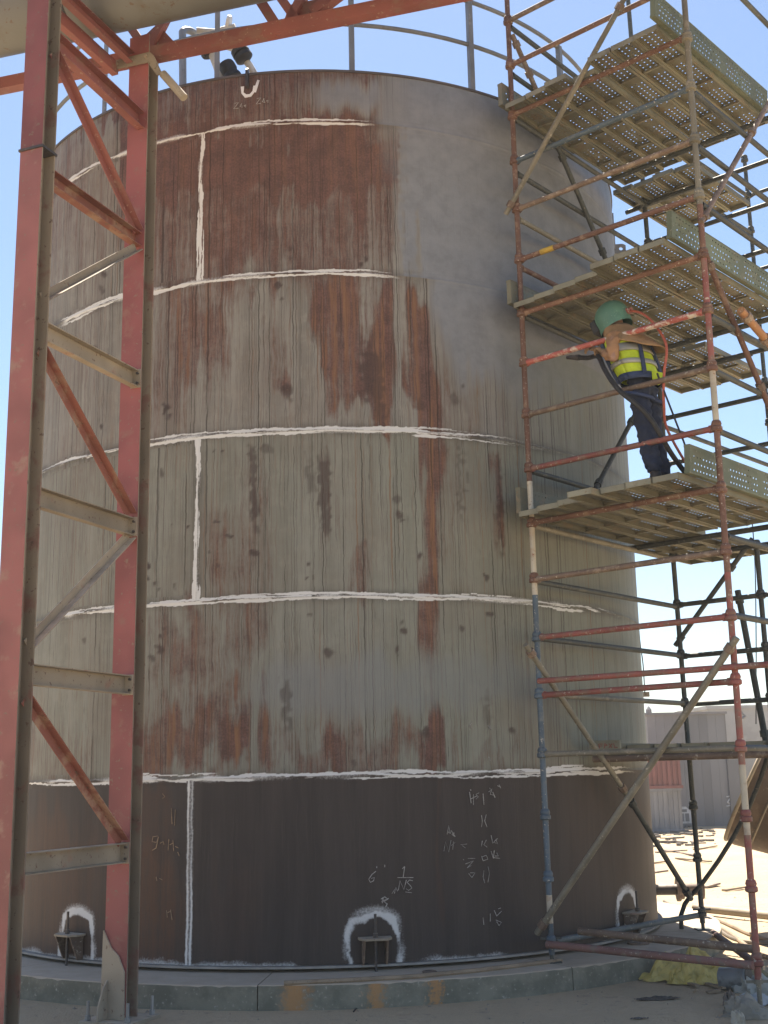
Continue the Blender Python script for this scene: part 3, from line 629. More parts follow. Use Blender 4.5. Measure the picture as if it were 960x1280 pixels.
# Z60 twice under the lug
for dx, dy in ((0, 0), (28, -6)):
    write([[(293+dx, 129+dy), (298+dx, 128+dy), (292+dx, 136+dy), (298+dx, 135+dy)], [(302+dx, 129+dy), (300+dx, 133+dy), (303+dx, 134+dy), (302+dx, 131+dy)], [(305+dx, 132+dy), (307+dx, 131+dy), (307+dx, 134+dy), (305+dx, 132+dy)]], .009, M['chalk'])
# white U round the lug, crossed dabs
write([[(303, 108), (303, 116), (307, 120), (313, 119), (317, 114), (318, 107)], [(323, 100), (318, 115)]], .035, M['white_paint'], 'white_brush_mark')
write([[(613, 907), (612, 912)], [(610, 907), (615, 912)], [(588, 906), (590, 911)], [(611, 946), (613, 951)], [(590, 903), (586, 909)]], .009, M['chalk'])

# ------------------------------------------------------------------ pipe rack (red trestle) on the left
near = np.array([-2.052, -5.408]); far = np.array([-1.506, -4.215])
mm = (far-near)/np.linalg.norm(far-near); tt_ = np.array([mm[1], -mm[0]]); M3 = np.array([*mm, 0]); T3 = np.array([*tt_, 0])
rack = thing('pipe_rack', 'red oxide steel trestle and truss carrying a grey pipe before the tank', 'pipe rack', (far[0], far[1], GZ))
def hprof(w, d, tf=.012, tw=.008):
    return [(-w/2, -d/2), (w/2, -d/2), (w/2, -d/2+tf), (tw/2, -d/2+tf), (tw/2, d/2-tf), (w/2, d/2-tf), (w/2, d/2), (-w/2, d/2), (-w/2, d/2-tf), (-tw/2, d/2-tf), (-tw/2, -d/2+tf), (-w/2, -d/2+tf)]
def dusty_side(name, c1, c2, amt):
    m_ = paint(name, c1, c2, (.2, .12, .09), .4, 6, .6); t_ = m_.node_tree; b_ = [n for n in t_.nodes if n.type == 'BSDF_PRINCIPLED'][0]
    src = b_.inputs['Base Color'].links[0].from_socket; g = t_.nodes.new('ShaderNodeNewGeometry'); d = t_.nodes.new('ShaderNodeVectorMath'); d.operation = 'DOT_PRODUCT'
    t_.links.new(g.outputs['Normal'], d.inputs[0]); d.inputs[1].default_value = (*mm, 0); ab = t_.nodes.new('ShaderNodeMath'); ab.operation = 'ABSOLUTE'; t_.links.new(d.outputs['Value'], ab.inputs[0])
    n_ = t_.nodes.new('ShaderNodeTexNoise'); n_.inputs['Scale'].default_value = 5; n_.inputs['Detail'].default_value = 5; t_.links.new(g.outputs['Position'], n_.inputs['Vector'])
    a_ = t_.nodes.new('ShaderNodeMath'); a_.operation = 'LESS_THAN'; t_.links.new(ab.outputs[0], a_.inputs[0]); a_.inputs[1].default_value = .6
    r_ = t_.nodes.new('ShaderNodeMapRange'); r_.interpolation_type = 'SMOOTHSTEP'; t_.links.new(n_.outputs[0], r_.inputs[0]); r_.inputs[1].default_value = amt; r_.inputs[2].default_value = amt+.18
    f = t_.nodes.new('ShaderNodeMath'); f.operation = 'MULTIPLY'; t_.links.new(a_.outputs[0], f.inputs[0]); t_.links.new(r_.outputs[0], f.inputs[1])
    x = t_.nodes.new('ShaderNodeMix'); x.data_type = 'RGBA'; t_.links.new(f.outputs[0], x.inputs[0]); t_.links.new(src, x.inputs[6]); x.inputs[7].default_value = (.27, .225, .165, 1); t_.links.new(x.outputs[2], b_.inputs['Base Color']); return m_
COL_A = dusty_side('column_red_clean', (.255, .077, .073), (.225, .1, .082), .34); COL_B = dusty_side('column_red_dusted', (.275, .1, .09), (.27, .155, .12), .2)
COL_W = paint('dusty_column_web', (.235, .195, .145), (.19, .105, .082), (.12, .08, .06), .44, 4, .8)
def col_(c, z0, z1, mat):
    o = obj('column', MB().extrude(hprof(.19, .15), (*c, z0), (*c, z1), T3), mat, rack); o.data.materials.append(COL_W)
    for f in o.data.polygons:
        off = float((np.array(f.center)[:2]+far-c)@mm)
        f.material_index = 0 if abs(off) > .073 and abs(f.normal.x*mm[0]+f.normal.y*mm[1]) > .9 else 1
    return o
cf = col_(far, GZ+.02, 7.62, COL_A)
cn = col_(near, GZ+.02, 5.905, COL_B); cn2 = col_(near, 5.925, 7.62, COL_A)
for c in (near, far):
    obj('base_plate', MB().obox((*c, GZ+.01), T3*.21, M3*.2, (0, 0, .012)), M['dusty_steel'], rack)
    for i, j in ((-1, -1), (-1, 1), (1, -1), (1, 1)):
        q = np.array([*c, 0])+T3*.165*i+M3*.155*j; mb = MB(); mb.tube(q+[0, 0, GZ], q+[0, 0, GZ+.15], .012, 8); mb.tube(q+[0, 0, GZ+.024], q+[0, 0, GZ+.055], .022, 6); obj('anchor_bolt', mb, M['galv'], rack)
obj('splice_plate', MB().obox((*near, 5.915), T3*.105, M3*.085, (0, 0, .009)), M['dark_steel'], rack)
# curved stiffener at the foot of the inner column
q = np.array([*far, 0])-M3*.078-T3*.06
obj('base_gusset', MB().prism([q+[0, 0, GZ+.024], q-M3*.13+[0, 0, GZ+.024], q-M3*.12+[0, 0, GZ+.12], q-M3*.06+[0, 0, GZ+.24], q+[0, 0, GZ+.3]], T3*.012), M['dusty_steel'], rack)
q = np.array([*far, 0])-M3*.078-T3*.03
mb = MB(); poly = [(-.08, .024), (.12, .024), (.115, .34), (.06, .45), (-.0, .5), (-.07, .62)]
mb.prism([q+T3*a+[0, 0, GZ+b_] for a, b_ in poly], M3*-.014); obj('base_gusset', mb, M['dusty_steel'], rack)
U3 = np.array([0, 0, 1.])
def at(s_, z, o=0.): return np.array([*near, 0])+M3*s_+T3*o+U3*z
def chan(h, b, t=.008): return [(0, -h/2), (b, -h/2), (b, -h/2+t), (t, -h/2+t), (t, h/2-t), (b, h/2-t), (b, h/2), (0, h/2)]
LEN = float(np.linalg.norm(far-near))
for zc in (4.58, 3.39, 2.19, .985):
    obj('cross_beam', MB().extrude(chan(.14, .06), at(.078, zc, .015), at(LEN-.078, zc, .015), T3), M['dusty_steel'], rack)
    obj('end_plate', MB().obox(at(LEN-.082, zc, .05), T3*.045, M3*.004, U3*.075), M['dusty_steel'], rack)
    for dz in (-.04, .04): obj('bolt', MB().tube(at(LEN-.1, zc+dz, .072), at(LEN-.084, zc+dz, .072), .011, 6), M['dark_steel'], rack)
obj('cross_beam', MB().extrude(chan(.12, .07), at(.078, 5.76, .0), at(LEN-.06, 5.76, .0), T3), M['red_dusty'], rack)
obj('cross_beam', MB().extrude(chan(.15, .07), at(.078, 6.86, .0), at(LEN-.076, 6.82, .0), T3), M['red_paint'], rack)
for o_, z_ in ((-.2, 7.36), (-.1, 7.42)): obj('cross_beam', MB().extrude(chan(.11, .06), at(-.05, z_, o_), at(LEN-.08, z_, o_), T3 if o_ > -.15 else -T3), M['red_paint'], rack)
def ang(a=.065, t=.007): return [(0, 0), (a, 0), (a, t), (t, t), (t, a), (0, a)]
for (s0, z0), (s1, z1), mt in (((.08, 6.77), (LEN-.09, 5.84), 'red_paint'), ((LEN-.09, 5.66), (.08, 4.80), 'dusty_steel'), ((.08, 4.46), (LEN-.085, 3.50), 'red_dusty'), ((LEN-.085, 3.30), (.08, 2.36), 'dusty_steel'), ((.08, 2.05), (LEN-.085, 1.08), 'red_dusty')):
    obj('diagonal_brace', MB().extrude(ang(.065), at(s0, z0, .03), at(s1, z1, .03), T3), M[mt], rack)
# truss running along the pipe: chords on both columns, web members, gussets
ZC = 7.42
Ca = on_z(60, 104, ZC); Cb = on_z(560, 3, ZC); dch = (Cb-Ca)/np.linalg.norm(Cb-Ca); Cm = Ca+dch*((np.array([*far, 0])-Ca)@dch)
def chord(c, z0=0., s0=-4, s1=6): return MB().extrude([(-.05, -.055), (.05, -.055), (.05, -.045), (.005, -.045), (.005, .055), (-.05, .055)], c+dch*s0+U3*z0, c+dch*s1+U3*z0, np.cross(U3, dch))
c0 = np.array([Cm[0], Cm[1], ZC+.065])
obj('chord', chord(c0), M['red_paint'], rack); obj('chord', chord(c0-M3*LEN), M['red_paint'], rack)
obj('chord', chord(c0, 1.25), M['red_paint'], rack); obj('chord', chord(c0-M3*LEN, 1.25), M['red_paint'], rack)
pc_shift = np.array([.329, .945, 0])*.165
s_g = float((on_plane(365, 30, c0, dch[:2])-c0)@dch)
def gus(sx): 
    q = c0+dch*sx+M3*.03-U3*.03
    return MB().prism([q-dch*.2, q+dch*.22, q+dch*.24+U3*.12, q+dch*.13+U3*.26, q-dch*.12+U3*.26], M3*.01)
for sx in (0.02, s_g+.08): obj('gusset_plate', gus(sx), M['red_paint'], rack)
for a_, b_ in ((0.05, s_g/2), (s_g/2, s_g), (s_g, s_g*1.5), (0.05, -s_g/2)):
    za, zb = ((.05, 1.2) if a_ in (0.05, s_g) else (1.2, .05))
    obj('web_member', MB().extrude(ang(.07), c0+dch*a_+U3*za-M3*.01, c0+dch*b_+U3*zb-M3*.01, np.cross(U3, dch)), M['red_paint'], rack)
for q0, q1 in (((357, 38), (322, -16)), ((392, 18), (436, -16))):
    pa = on_plane(*q0, c0-M3*.02, dch[:2]); pb = on_plane(*q1, c0-M3*.02, dch[:2])
    obj('web_member', MB().extrude(ang(.085), pa, pb, np.cross(U3, dch)), M['red_paint'], rack)
pa = on_plane(180, 50, c0, dch[:2]); pb = on_plane(208, 24, c0, dch[:2]); obj('web_member', MB().extrude(ang(.03), pa, pa+(pb-pa)*3, np.cross(U3, dch)), M['red_paint'], rack)
# bolted bracket on the inner column head and the stub that reaches to the tank
q = at(LEN-.09, 7.35)
mb = MB(); poly = [(-.24, -.0), (.1, -.02), (.2, -.17), (.24, -.15), (.16, .03), (.12, .07), (-.26, .08)]
mb.prism([q+T3*a-M3*.002+U3*b_ for a, b_ in poly], M3*-.014); obj('bracket', mb, M['dusty_steel'], rack)
for a, b_ in ((-.2, .04), (-.05, .03), (.09, .03), (.18, -.09)):
    w0 = q+T3*a+U3*b_; obj('bolt', MB().tube(w0-M3*.03, w0, .016, 6), M['dusty_steel'], rack)
obj('stub_arm', MB().tube(at(LEN-.08, 7.2, .24), at(LEN-.05, 6.95, .43), .034, 12), M['dusty_steel'], rack, True)
# the pipe itself lies on the cross beams
PR = .36; pc = (c0+(c0-M3*LEN))/2; pc = np.array([pc[0], pc[1], 7.485+PR])+pc_shift
pipe = thing('overhead_pipe', 'big grey pipe lying on the red pipe rack at the top', 'pipe', tuple(pc))
obj('pipe_barrel', MB().tube(pc-dch*5, pc+dch*6, PR, 48), M['pipe_steel'], pipe, True)
for sx in (-.32, 3.2): obj('weld_ring', MB().lathe(pc+dch*(sx-.02), pc+dch*(sx+.02), [(0, PR), (.01, PR+.006), (.03, PR+.006), (.04, PR)], 48), M['dark_steel'], pipe, True)

# ------------------------------------------------------------------ scaffold
uu = np.array([.7071, .7071, 0]); nn = np.array([.7071, -.7071, 0])
B1 = np.array([1.77, -3.243, 0])
rt2 = RT*np.array([1, 1, 0])
LEG = {'L1': (B1, rt2*0), 'L2': (B1+nn*1.765, rt2*.006), 'L3': (B1+uu*2.506, rt2*-.0085), 'L4': (B1+uu*2.506+nn*1.765, rt2*0), 'L5': (B1+uu*5., rt2*0), 'L6': (B1+uu*5+nn*1.765, rt2*0), 'Lm': (B1+uu*2.506+nn*.87, rt2*0)}
def LP(nm, z): b_, t_ = LEG[nm]; return b_+t_*z+np.array([0, 0, z])
def sw(s_, w_, z): return B1+uu*s_+nn*w_+U3*z
scaf = thing('scaffold', 'tall tube scaffold tower with four plank decks standing beside the tank', 'scaffold', (2.4, -3.8, GZ))
TR = .0245
def member(name, p, q, mat, r=TR, ext=0):
    d = np.asarray(q)-np.asarray(p); d = d/np.linalg.norm(d); return obj(name, MB().tube(p, np.asarray(q)+d*ext, r, 10), M[mat], scaf, True)
NODES = [.147, .65, 1.14, 1.64, 2.13, 2.61, 3.113, 3.60, 4.093, 4.587, 5.067, 5.54, 6.059, 6.558, 7.04, 7.5, 8.03, 8.5, 9.0]
SEG = {'L1': [(.06, .3, 'tube_blue'), (.3, .52, 'tube_cream'), (.52, 2.98, 'tube_blue'), (2.98, 3.98, 'tube_cream'), (3.98, 10, 'tube_rust')],
       'L2': [(.0, 1.02, 'tube_red'), (1.02, 1.52, 'tube_cream'), (1.52, 2.95, 'tube_red'), (2.95, 4.1, 'tube_rust'), (4.1, 4.62, 'tube_cream'), (4.62, 5.6, 'tube_red'), (5.6, 5.98, 'tube_rust'), (5.98, 10, 'tube_olive')],
       'L3': [(.06, 10, 'tube_dark')], 'L4': [(.0, 10, 'tube_dark')], 'L5': [(.06, 9.05, 'tube_dark')], 'L6': [(0, 9.05, 'tube_dark')], 'Lm': [(.0, 3.62, 'tube_dark')]}
for nm, sg in SEG.items():
    for z0, z1, mt in sg: member('standard', LP(nm, z0), LP(nm, z1), mt)
    zt = sg[-1][1]; zb = 0 if nm in ('L1', 'L3', 'Lm') else GZ
    mtn = {'L1': 'tube_rust', 'L2': 'tube_rust'}.get(nm, 'tube_dark')
    for z in NODES:
        if z > zt: continue
        if nm == 'L1' and z < 3: mt = 'tube_blue'
        elif nm == 'L2' and z > 6: mt = 'tube_olive'
        elif nm == 'L2' and z < 3: mt = 'tube_red'
        else: mt = mtn
        p = LP(nm, z-.03); obj('cup_joint', MB().lathe(p, p+U3*.09, [(0, .032), (.008, .046), (.035, .046), (.045, .036), (.06, .042), (.085, .034), (.09, .026)], 12), M[mt], scaf, True)
    p = LP(nm, 0); p[2] = zb
    mb = MB(); mb.obox(p+U3*.004, (.07, 0, 0), (0, .07, 0), (0, 0, .005)); mb.tube(p, p+U3*.35, .017, 10); mb.tube(p+U3*.17, p+U3*.2, .034, 8); mb.obox(p+U3*.185, (.085, 0, 0), (0, .009, 0), (0, 0, .009))
    obj('jack_base', mb, M['tube_dark'] if nm != 'L2' else M['tube_olive'], scaf)
def led(a, b_, z, mat, z2=None, ext=0, pull=0.): 
    p = LP(a, z); q = LP(b_, z if z2 is None else z2); d = (q-p)/np.linalg.norm(q-p)
    o = obj('ledger', MB().tube(p+d*.035, q-d*.035+d*ext, TR, 10), M[mat], scaf, True)
    for e, sgn in ((p+d*.045, 1), (q-d*.045, -1)): obj('ledger_blade', MB().obox(e, d*.02, U3*.03, np.cross(d, U3)*.008), M[mat], scaf)
for z, mt in ((9.0, 'tube_rust'), (8.504, 'tube_brown'), (8.033, 'tube_rust'), (7.037, 'tube_blue'), (6.558, 'tube_brown'), (6.059, 'tube_rust'), (5.067, 'tube_redwhite'), (4.587, 'tube_brown'), (4.093, 'tube_red'), (3.113, 'tube_brown'), (2.614, 'tube_red'), (2.128, 'tube_red'), (1.64, 'tube_olive')):
    led('L1', 'L2', z, mt)
for z in (7.515, 5.54, 3.61): led('L1', 'L2', z, 'tube_rust')
# long red tube clamped across, past the outer standard; ground-level tubes on the pad edge
member('clamped_tube', LP('L1', 2.243)-uu*.05+nn*.03, LP('L2', 2.231)-uu*.05, 'tube_red', ext=.6)
member('clamped_tube', LP('L1', .145)-uu*.06, LP('L2', .13)-uu*.06, 'tube_mauve', .03)
member('clamped_tube', on_plane(724, 1164, (B1+uu*.12)[:2], nn[:2]), on_plane(948, 1187, (B1+uu*.12)[:2], nn[:2]), 'tube_brown', .03)
member('clamped_tube', LP('L1', .15)+uu*.1-nn*.03, LP('L3', .13)-nn*.03, 'tube_slate', .026)
member('clamped_tube', LP('L3', -.02)+nn*.1, LP('L2', .12)+uu*.02, 'tube_mauve', .03)
for z, mt in ((8.46, 'tube_dark'), (7.95, 'tube_dark'), (7.49, 'tube_dark'), (6.93, 'tube_dark'), (6.47, 'tube_olive'), (5.99, 'tube_rust'), (5.52, 'tube_dark'), (4.08, 'tube_dark'), (3.585, 'tube_olive'), (3.1, 'tube_dark'), (2.61, 'tube_dark'), (2.135, 'tube_olive')):
    led('L1', 'L3', z, mt)
for z in (7.5, 7.04, 6.56, 5.54, 5.07, 4.583, 3.60, 3.116, 2.6, 2.124, 1.64): led('L3', 'L4', z, 'tube_dark')
for z, mt in ((9.0, 'tube_brown'), (8.5, 'tube_dark'), (7.016, 'tube_dark'), (6.516, 'tube_dark'), (5.996, 'tube_dark'), (5.031, 'tube_dark'), (4.57, 'tube_dark'), (4.073, 'tube_dark'), (3.235, 'tube_dark'), (2.626, 'tube_dark'), (1.64, 'tube_dark')): led('L2', 'L4', z, mt)
for z in (8.5, 8.0, 7.04, 6.5, 5.0): led('L3', 'L5', z, 'tube_dark')
for z in (8.5, 7.5, 7.0, 6.0, 5.0, 4.0, 2.6): led('L5', 'L6', z, 'tube_dark')
for z in (8.5, 7.0, 5.0, 3.1): led('L4', 'L6', z, 'tube_dark')
# intermediate transoms under the decks
DECKS = [(7.515, 4), (5.54, 3), (3.61, 2), (1.64, 1)]
for z, _ in DECKS[:3]:
    p = sw(1.75, -.05, z); q = sw(1.75, 1.8, z); member('transom', p, q, 'tube_dark', .026)
    member('transom', sw(2.5, -.3, z-.01), sw(2.5, 1.0, z-.01), 'tube_dark')
p = sw(1., -.1, 1.655); 
# diagonal braces, each in the face it is clamped to
fo = (B1-uu*.055)[:2]
def brace(px0, px1, o, d, mat, r=TR, e0=0, e1=0):
    p = on_plane(*px0, o, d); q = on_plane(*px1, o, d); dd = (q-p)/np.linalg.norm(q-p)
    obj('brace', MB().tube(p-dd*e0, q+dd*e1, r, 10), M[mat], scaf, True)
    for c in (p+dd*.1, q-dd*.1): obj('coupler', MB().tube(c-dd*.03, c+dd*.03, r+.014, 8), M['tube_dark' if mat == 'tube_dark' else 'tube_brown'], scaf, True)
brace((632, 268), (782, -5), fo, nn[:2], 'tube_olive', e1=.8)
brace((671, 1167), (921, 797), fo, nn[:2], 'tube_olive', .027)
ti = (B1+uu*0+nn*.03)[:2]
brace((640, 43), (667, 105), ti, uu[:2], 'tube_brown', e1=.3); brace((698, 185), (758, 326), ti, uu[:2], 'tube_dark', e1=.15); brace((793, 520), (744, 612), ti, uu[:2], 'tube_dark')
brace((657, 806), (784, 994), ti, uu[:2], 'tube_olive'); brace((784, 994), (864, 1124), ti, uu[:2], 'tube_dark')
to = (B1+nn*1.80)[:2]
brace((876, 278), (943, 160), to, uu[:2], 'tube_brown', e1=1.0); brace((882, 319), (956, 496), to, uu[:2], 'tube_rust', e1=.6)
brace((844, 807), (922, 699), LEG['L3'][0][:2], nn[:2], 'tube_dark', e1=.25)
tb = (B1+uu*2.6)[:2]; brace((922, 738), (958, 930), tb, nn[:2], 'tube_dark', .03, e1=1.2)
brace((926, 388), (964, 432), (B1+nn*1.95)[:2], uu[:2], 'tube_orange', .034, e1=.5)
# bent bar hooked round the foot of the inner standard
pl = LEG['L3'][0]-uu*.06
pts = [on_plane(x, y, pl[:2], nn[:2]) for x, y in ((965, 930), (950, 975), (935, 1012), (917, 1046), (898, 1076), (878, 1104), (864, 1119), (856, 1130), (851, 1145), (852, 1160), (856, 1174))]
obj('bent_bar', MB().path(pts, .022, 10), M['tube_dark'], scaf, True)
# yellow tag wrapped on a ledger
p = LP('L1', 6.06); q = LP('L2', 6.057); d = (q-p)/np.linalg.norm(q-p)
obj('ledger_tag', MB().tube(p+d*.24, p+d*.38, TR+.002, 10), plain('yellow_tape', (.5, .34, .05), .6), scaf, True)

# planks
def plank_meshes(L, key):
    Wd = .226; nx = max(8, int(L/.05)); out = {}
    mb = MB(); rows = 4; cw = (Wd-.02)/rows; cl = L/nx; h = .0062
    for i in range(nx):
        blank = (i % 12 in (0, 11))
        for j in range(rows):
            x0, x1 = i*cl, (i+1)*cl; y0 = -Wd/2+.01+j*cw; y1 = y0+cw; xc, yc = (x0+x1)/2+(.008 if j % 2 else -.008), (y0+y1)/2
            if blank: mb.add([(x0, y0, 0), (x1, y0, 0), (x1, y1, 0), (x0, y1, 0)], [(0, 1, 2, 3)]); continue
            mb.add([(x0, y0, 0), (x1, y0, 0), (x1, y1, 0), (x0, y1, 0), (xc-h, yc-h, 0), (xc+h, yc-h, 0), (xc+h, yc+h, 0), (xc-h, yc+h, 0)], [(0, 1, 5, 4), (1, 2, 6, 5), (2, 3, 7, 6), (3, 0, 4, 7)])
    out['perforated_sheet'] = [(mb, 'plank')]
    rails = []
    for sgn in (-1, 1):
        y = sgn*Wd/2; prof = [(y, .001), (y, -.05), (y-sgn*.022, -.05), (y-sgn*.022, -.046), (y-sgn*.004, -.046), (y-sgn*.004, -.004), (y-sgn*.012, -.004), (y-sgn*.012, .001)]
        mb = MB(); n = len(prof); mb.v = [(x, a, b_) for x in (0, L) for a, b_ in prof]; mb.f = [(i, (i+1) % n, n+(i+1) % n, n+i) for i in range(n)]+[tuple(range(n)), tuple(range(n, 2*n))[::-1]]
        rails.append((mb, 'plank_edge'))
    out['side_rail'] = rails
    out['rib'] = [(MB().box((x, 0, -.022), .02, Wd-.012, .022), 'plank') for x in (np.arange(1, int(L/.6)+1)*L/(int(L/.6)+1))]
    out['end_cap'] = [(MB().box((x, 0, -.024), .006, Wd-.006, .046), 'plank_pale') for x in (.004, L-.004)]
    return out
def plank_proto(L):
    root = thing('scaffold_plank', '', 'plank'); ORG[root.name] = (0, 0, 0)
    for nm, lst in plank_meshes(L, '').items():
        for mb, mt in lst: obj(nm, mb, M[mt], root)
    return root
PROTO = {}
def plank(L, mat4, label, group, mats=None):
    if L not in PROTO: PROTO[L] = r = plank_proto(L); first = True
    else:
        src = PROTO[L]; r = src.copy(); COL.objects.link(r)
        for ch in src.children:
            c = ch.copy(); COL.objects.link(c); c.parent = r
    r.matrix_world = mat4; r['label'] = label; r['group'] = group
    if mats:
        for ch in r.children:
            ch.material_slots[0].link = 'OBJECT'; ch.material_slots[0].material = M[mats]
    return r
ROT = Matrix(((uu[0], nn[0], 0, 0), (uu[1], nn[1], 0, 0), (0, 0, -1, 0), (0, 0, 0, 1)))
def mat_flat(s_, w_, z, yaw=0, tilt=0):
    X = Vector(uu); Y = Vector(-nn); Z = Vector((0, 0, 1)); c = Vector(sw(s_, w_, z)); m_ = Matrix((X, Y, Z)).transposed().to_4x4()
    return Matrix.Translation(c) @ m_ @ Matrix.Rotation(yaw, 4, 'Z') @ Matrix.Rotation(tilt, 4, 'X')
ORD = ['first', 'second', 'third', 'fourth', 'fifth', 'sixth', 'seventh']
DN = {4: 'topmost deck', 3: 'deck above the worker', 2: 'deck under the worker', 1: 'lowest deck'}
FRONT = {4: [-.09, -.1, -.13, -.02, -.15, -.15, -.16], 3: [-.1, -.12, -.16, -.19, -.31, -.33, -.32], 2: [-.17, -.24, -.28, -.48, -.36, -.37, -.36]}
for z, dk_ in DECKS:
    if dk_ == 1: continue
    for i in range(7):
        rise = .0 if i < 4 else (.012 if dk_ != 4 else .03)
        plank(2.1, mat_flat(FRONT[dk_][i], .10+.2365*i+random.uniform(-.004, .004), z+TR+.0515+rise+random.uniform(0, .004), random.uniform(-.004, .004)), f'{ORD[i]} plank from the tank at the near end of the {DN[dk_]}', 'perforated planks of the scaffold decks')
    for i in range(4):
        plank(1.25, mat_flat(1.9 if dk_ != 3 else 1.72, -.12+.24*i, z+TR+.0535+.051, random.uniform(-.006, .006)) if False else mat_flat(1.86+.03*(i % 2)+max(FRONT[dk_])+.26, -.1+.24*i, z+TR+.0515, random.uniform(-.006, .006)), f'{ORD[i]} short plank from the tank, far end of the {DN[dk_]}', 'short planks at the far end of the decks')
    # toe boards: planks set on edge
    zt = z+TR+.056
    plank(2.1, mat_flat(-.3, 1.70, zt+.116, 0, -math.pi/2+.06+math.pi), f'green toe board on edge along the outer side of the {DN[dk_]}', 'toe boards on the deck edges', 'toe')
    plank(1.25, mat_flat(-.1, -.035, zt+.118, 0, math.pi/2), f'toe board on edge along the tank side of the {DN[dk_]}', 'toe boards on the deck edges', 'plank_edge')
for i in range(7):
    s0 = .92+.1*(i % 2) if i < 1 else 1.0+.05*i
    plank(2.1, mat_flat(s0, .05+.24*i, 1.64+TR+.0515+(0 if i else .015)), f'{ORD[i]} perforated steel plank from the tank on the lowest deck', 'planks of the lowest scaffold deck')
led('L1', 'L3', 1.60, 'tube_dark') if False else None
member('transom', sw(.93, -.1, 1.60), sw(.93, 1.8, 1.60), 'tube_brown', .03); member('transom', sw(1.1, -.1, 1.64), sw(1.1, 1.8, 1.64), 'tube_dark'); 
# pale plank end with red lettering on the lowest deck
sgn = thing('marked_board', 'pale board with red lettering on the end of the lowest deck', 'board', tuple(sw(.88, 0, 1.72)))
pa = on_plane(737, 928, sw(.9, 0, 0)[:2], nn[:2]); pb = on_plane(776, 937, sw(.9, 0, 0)[:2], nn[:2])
hh = abs(pb[2]-pa[2])*.5+.012; cc = (pa+pb)/2; half = np.linalg.norm((pb-pa)[:2])/2
obj('board_face', MB().obox(cc, nn*half, uu*.012, U3*hh), M['plank_pale'], sgn)
mb = MB()
for (x0, y0), (x1, y1) in (((-.8, -.4), (-.65, .5)), ((-.65, .5), (-.45, -.4)), ((-.35, .4), (-.3, -.4)), ((-.3, .4), (-.1, .35)), ((-.3, 0), (-.12, 0)), ((0, -.4), (.05, .45)), ((.05, .45), (.2, .1)), ((.2, .1), (.02, 0)), ((.3, .4), (.5, -.4)), ((.3, -.35), (.52, .4)), ((.62, .4), (.66, -.4)), ((.66, -.4), (.85, -.35))):
    a = cc-uu*.0135+nn*half*x0+U3*hh*y0; b_ = cc-uu*.0135+nn*half*x1+U3*hh*y1; mb.tube(a, b_, .004, 5)
obj('lettering', mb, plain('faded_red_lettering', (.3, .1, .075), .7), sgn)

exec_worker = True
# ------------------------------------------------------------------ worker
fold_tex = bpy.data.textures.new('cloth_folds', 'CLOUDS'); fold_tex.noise_scale = .085; fold_tex.noise_depth = 2; fold_tex.noise_type = 'HARD_NOISE'
FOLD = {'trousers': .05, 'jacket': .045}
def skinned(name, verts, edges, radii, mat, parent, sub=2, root=0):
    me = bpy.data.meshes.new(name); bm = bmesh.new(); ly = bm.verts.layers.skin.verify(); L = ORG[parent.name]
    vs = [bm.verts.new((v[0]-L[0], v[1]-L[1], v[2]-L[2])) for v in verts]
    for a, b_ in edges: bm.edges.new((vs[a], vs[b_]))
    for i, v in enumerate(vs):
        r = radii[i]; r = r if isinstance(r, tuple) else (r, r); v[ly].radius = r; v[ly].use_root = (i == root)
    bm.to_mesh(me); bm.free(); me.materials.append(mat)
    o = bpy.data.objects.new(name, me); COL.objects.link(o); o.parent = parent
    sk = o.modifiers.new('skin', 'SKIN'); sk.use_smooth_shade = True; sk.branch_smoothing = .4
    sb = o.modifiers.new('sub', 'SUBSURF'); sb.levels = sub; sb.render_levels = sub
    if name in FOLD:
        sb.levels = sb.render_levels = 3; dm_ = o.modifiers.new('folds', 'DISPLACE'); dm_.texture = fold_tex; dm_.strength = FOLD[name]; dm_.mid_level = .5; dm_.texture_coords = 'LOCAL'
    return o
WF = -nn; WL = -uu                       # the worker faces the tank; his left is towards the camera
WZ = 3.61+TR+.0525
wb = sw(.16, 1.13, WZ)
wk = thing('person', 'worker in green blasting hood, tan jacket, yellow vest and navy trousers on scaffold deck', 'person', tuple(wb))
def wp(f, l, z): return wb+WF*f+WL*l+U3*z
navy = plain('navy_trousers', (.018, .028, .062), .85, .35, 25); tan = plain('tan_work_jacket', (.4, .225, .115), .85, .25, 20); skin = plain('skin', (.4, .24, .17), .6, .1)
hood_m = paint('green_blasting_hood', (.10, .225, .165), (.075, .17, .13), (.2, .29, .22), .45, 14, .45); yel = plain('yellow_hi_vis', (.62, .8, .03), .7, .2, 25); ref = plain('grey_reflective_tape', (.32, .33, .31), .4, .15)
strap = plain('navy_webbing', (.03, .05, .12), .8, .2); glv = plain('tan_leather_glove', (.36, .24, .14), .8, .3, 30)
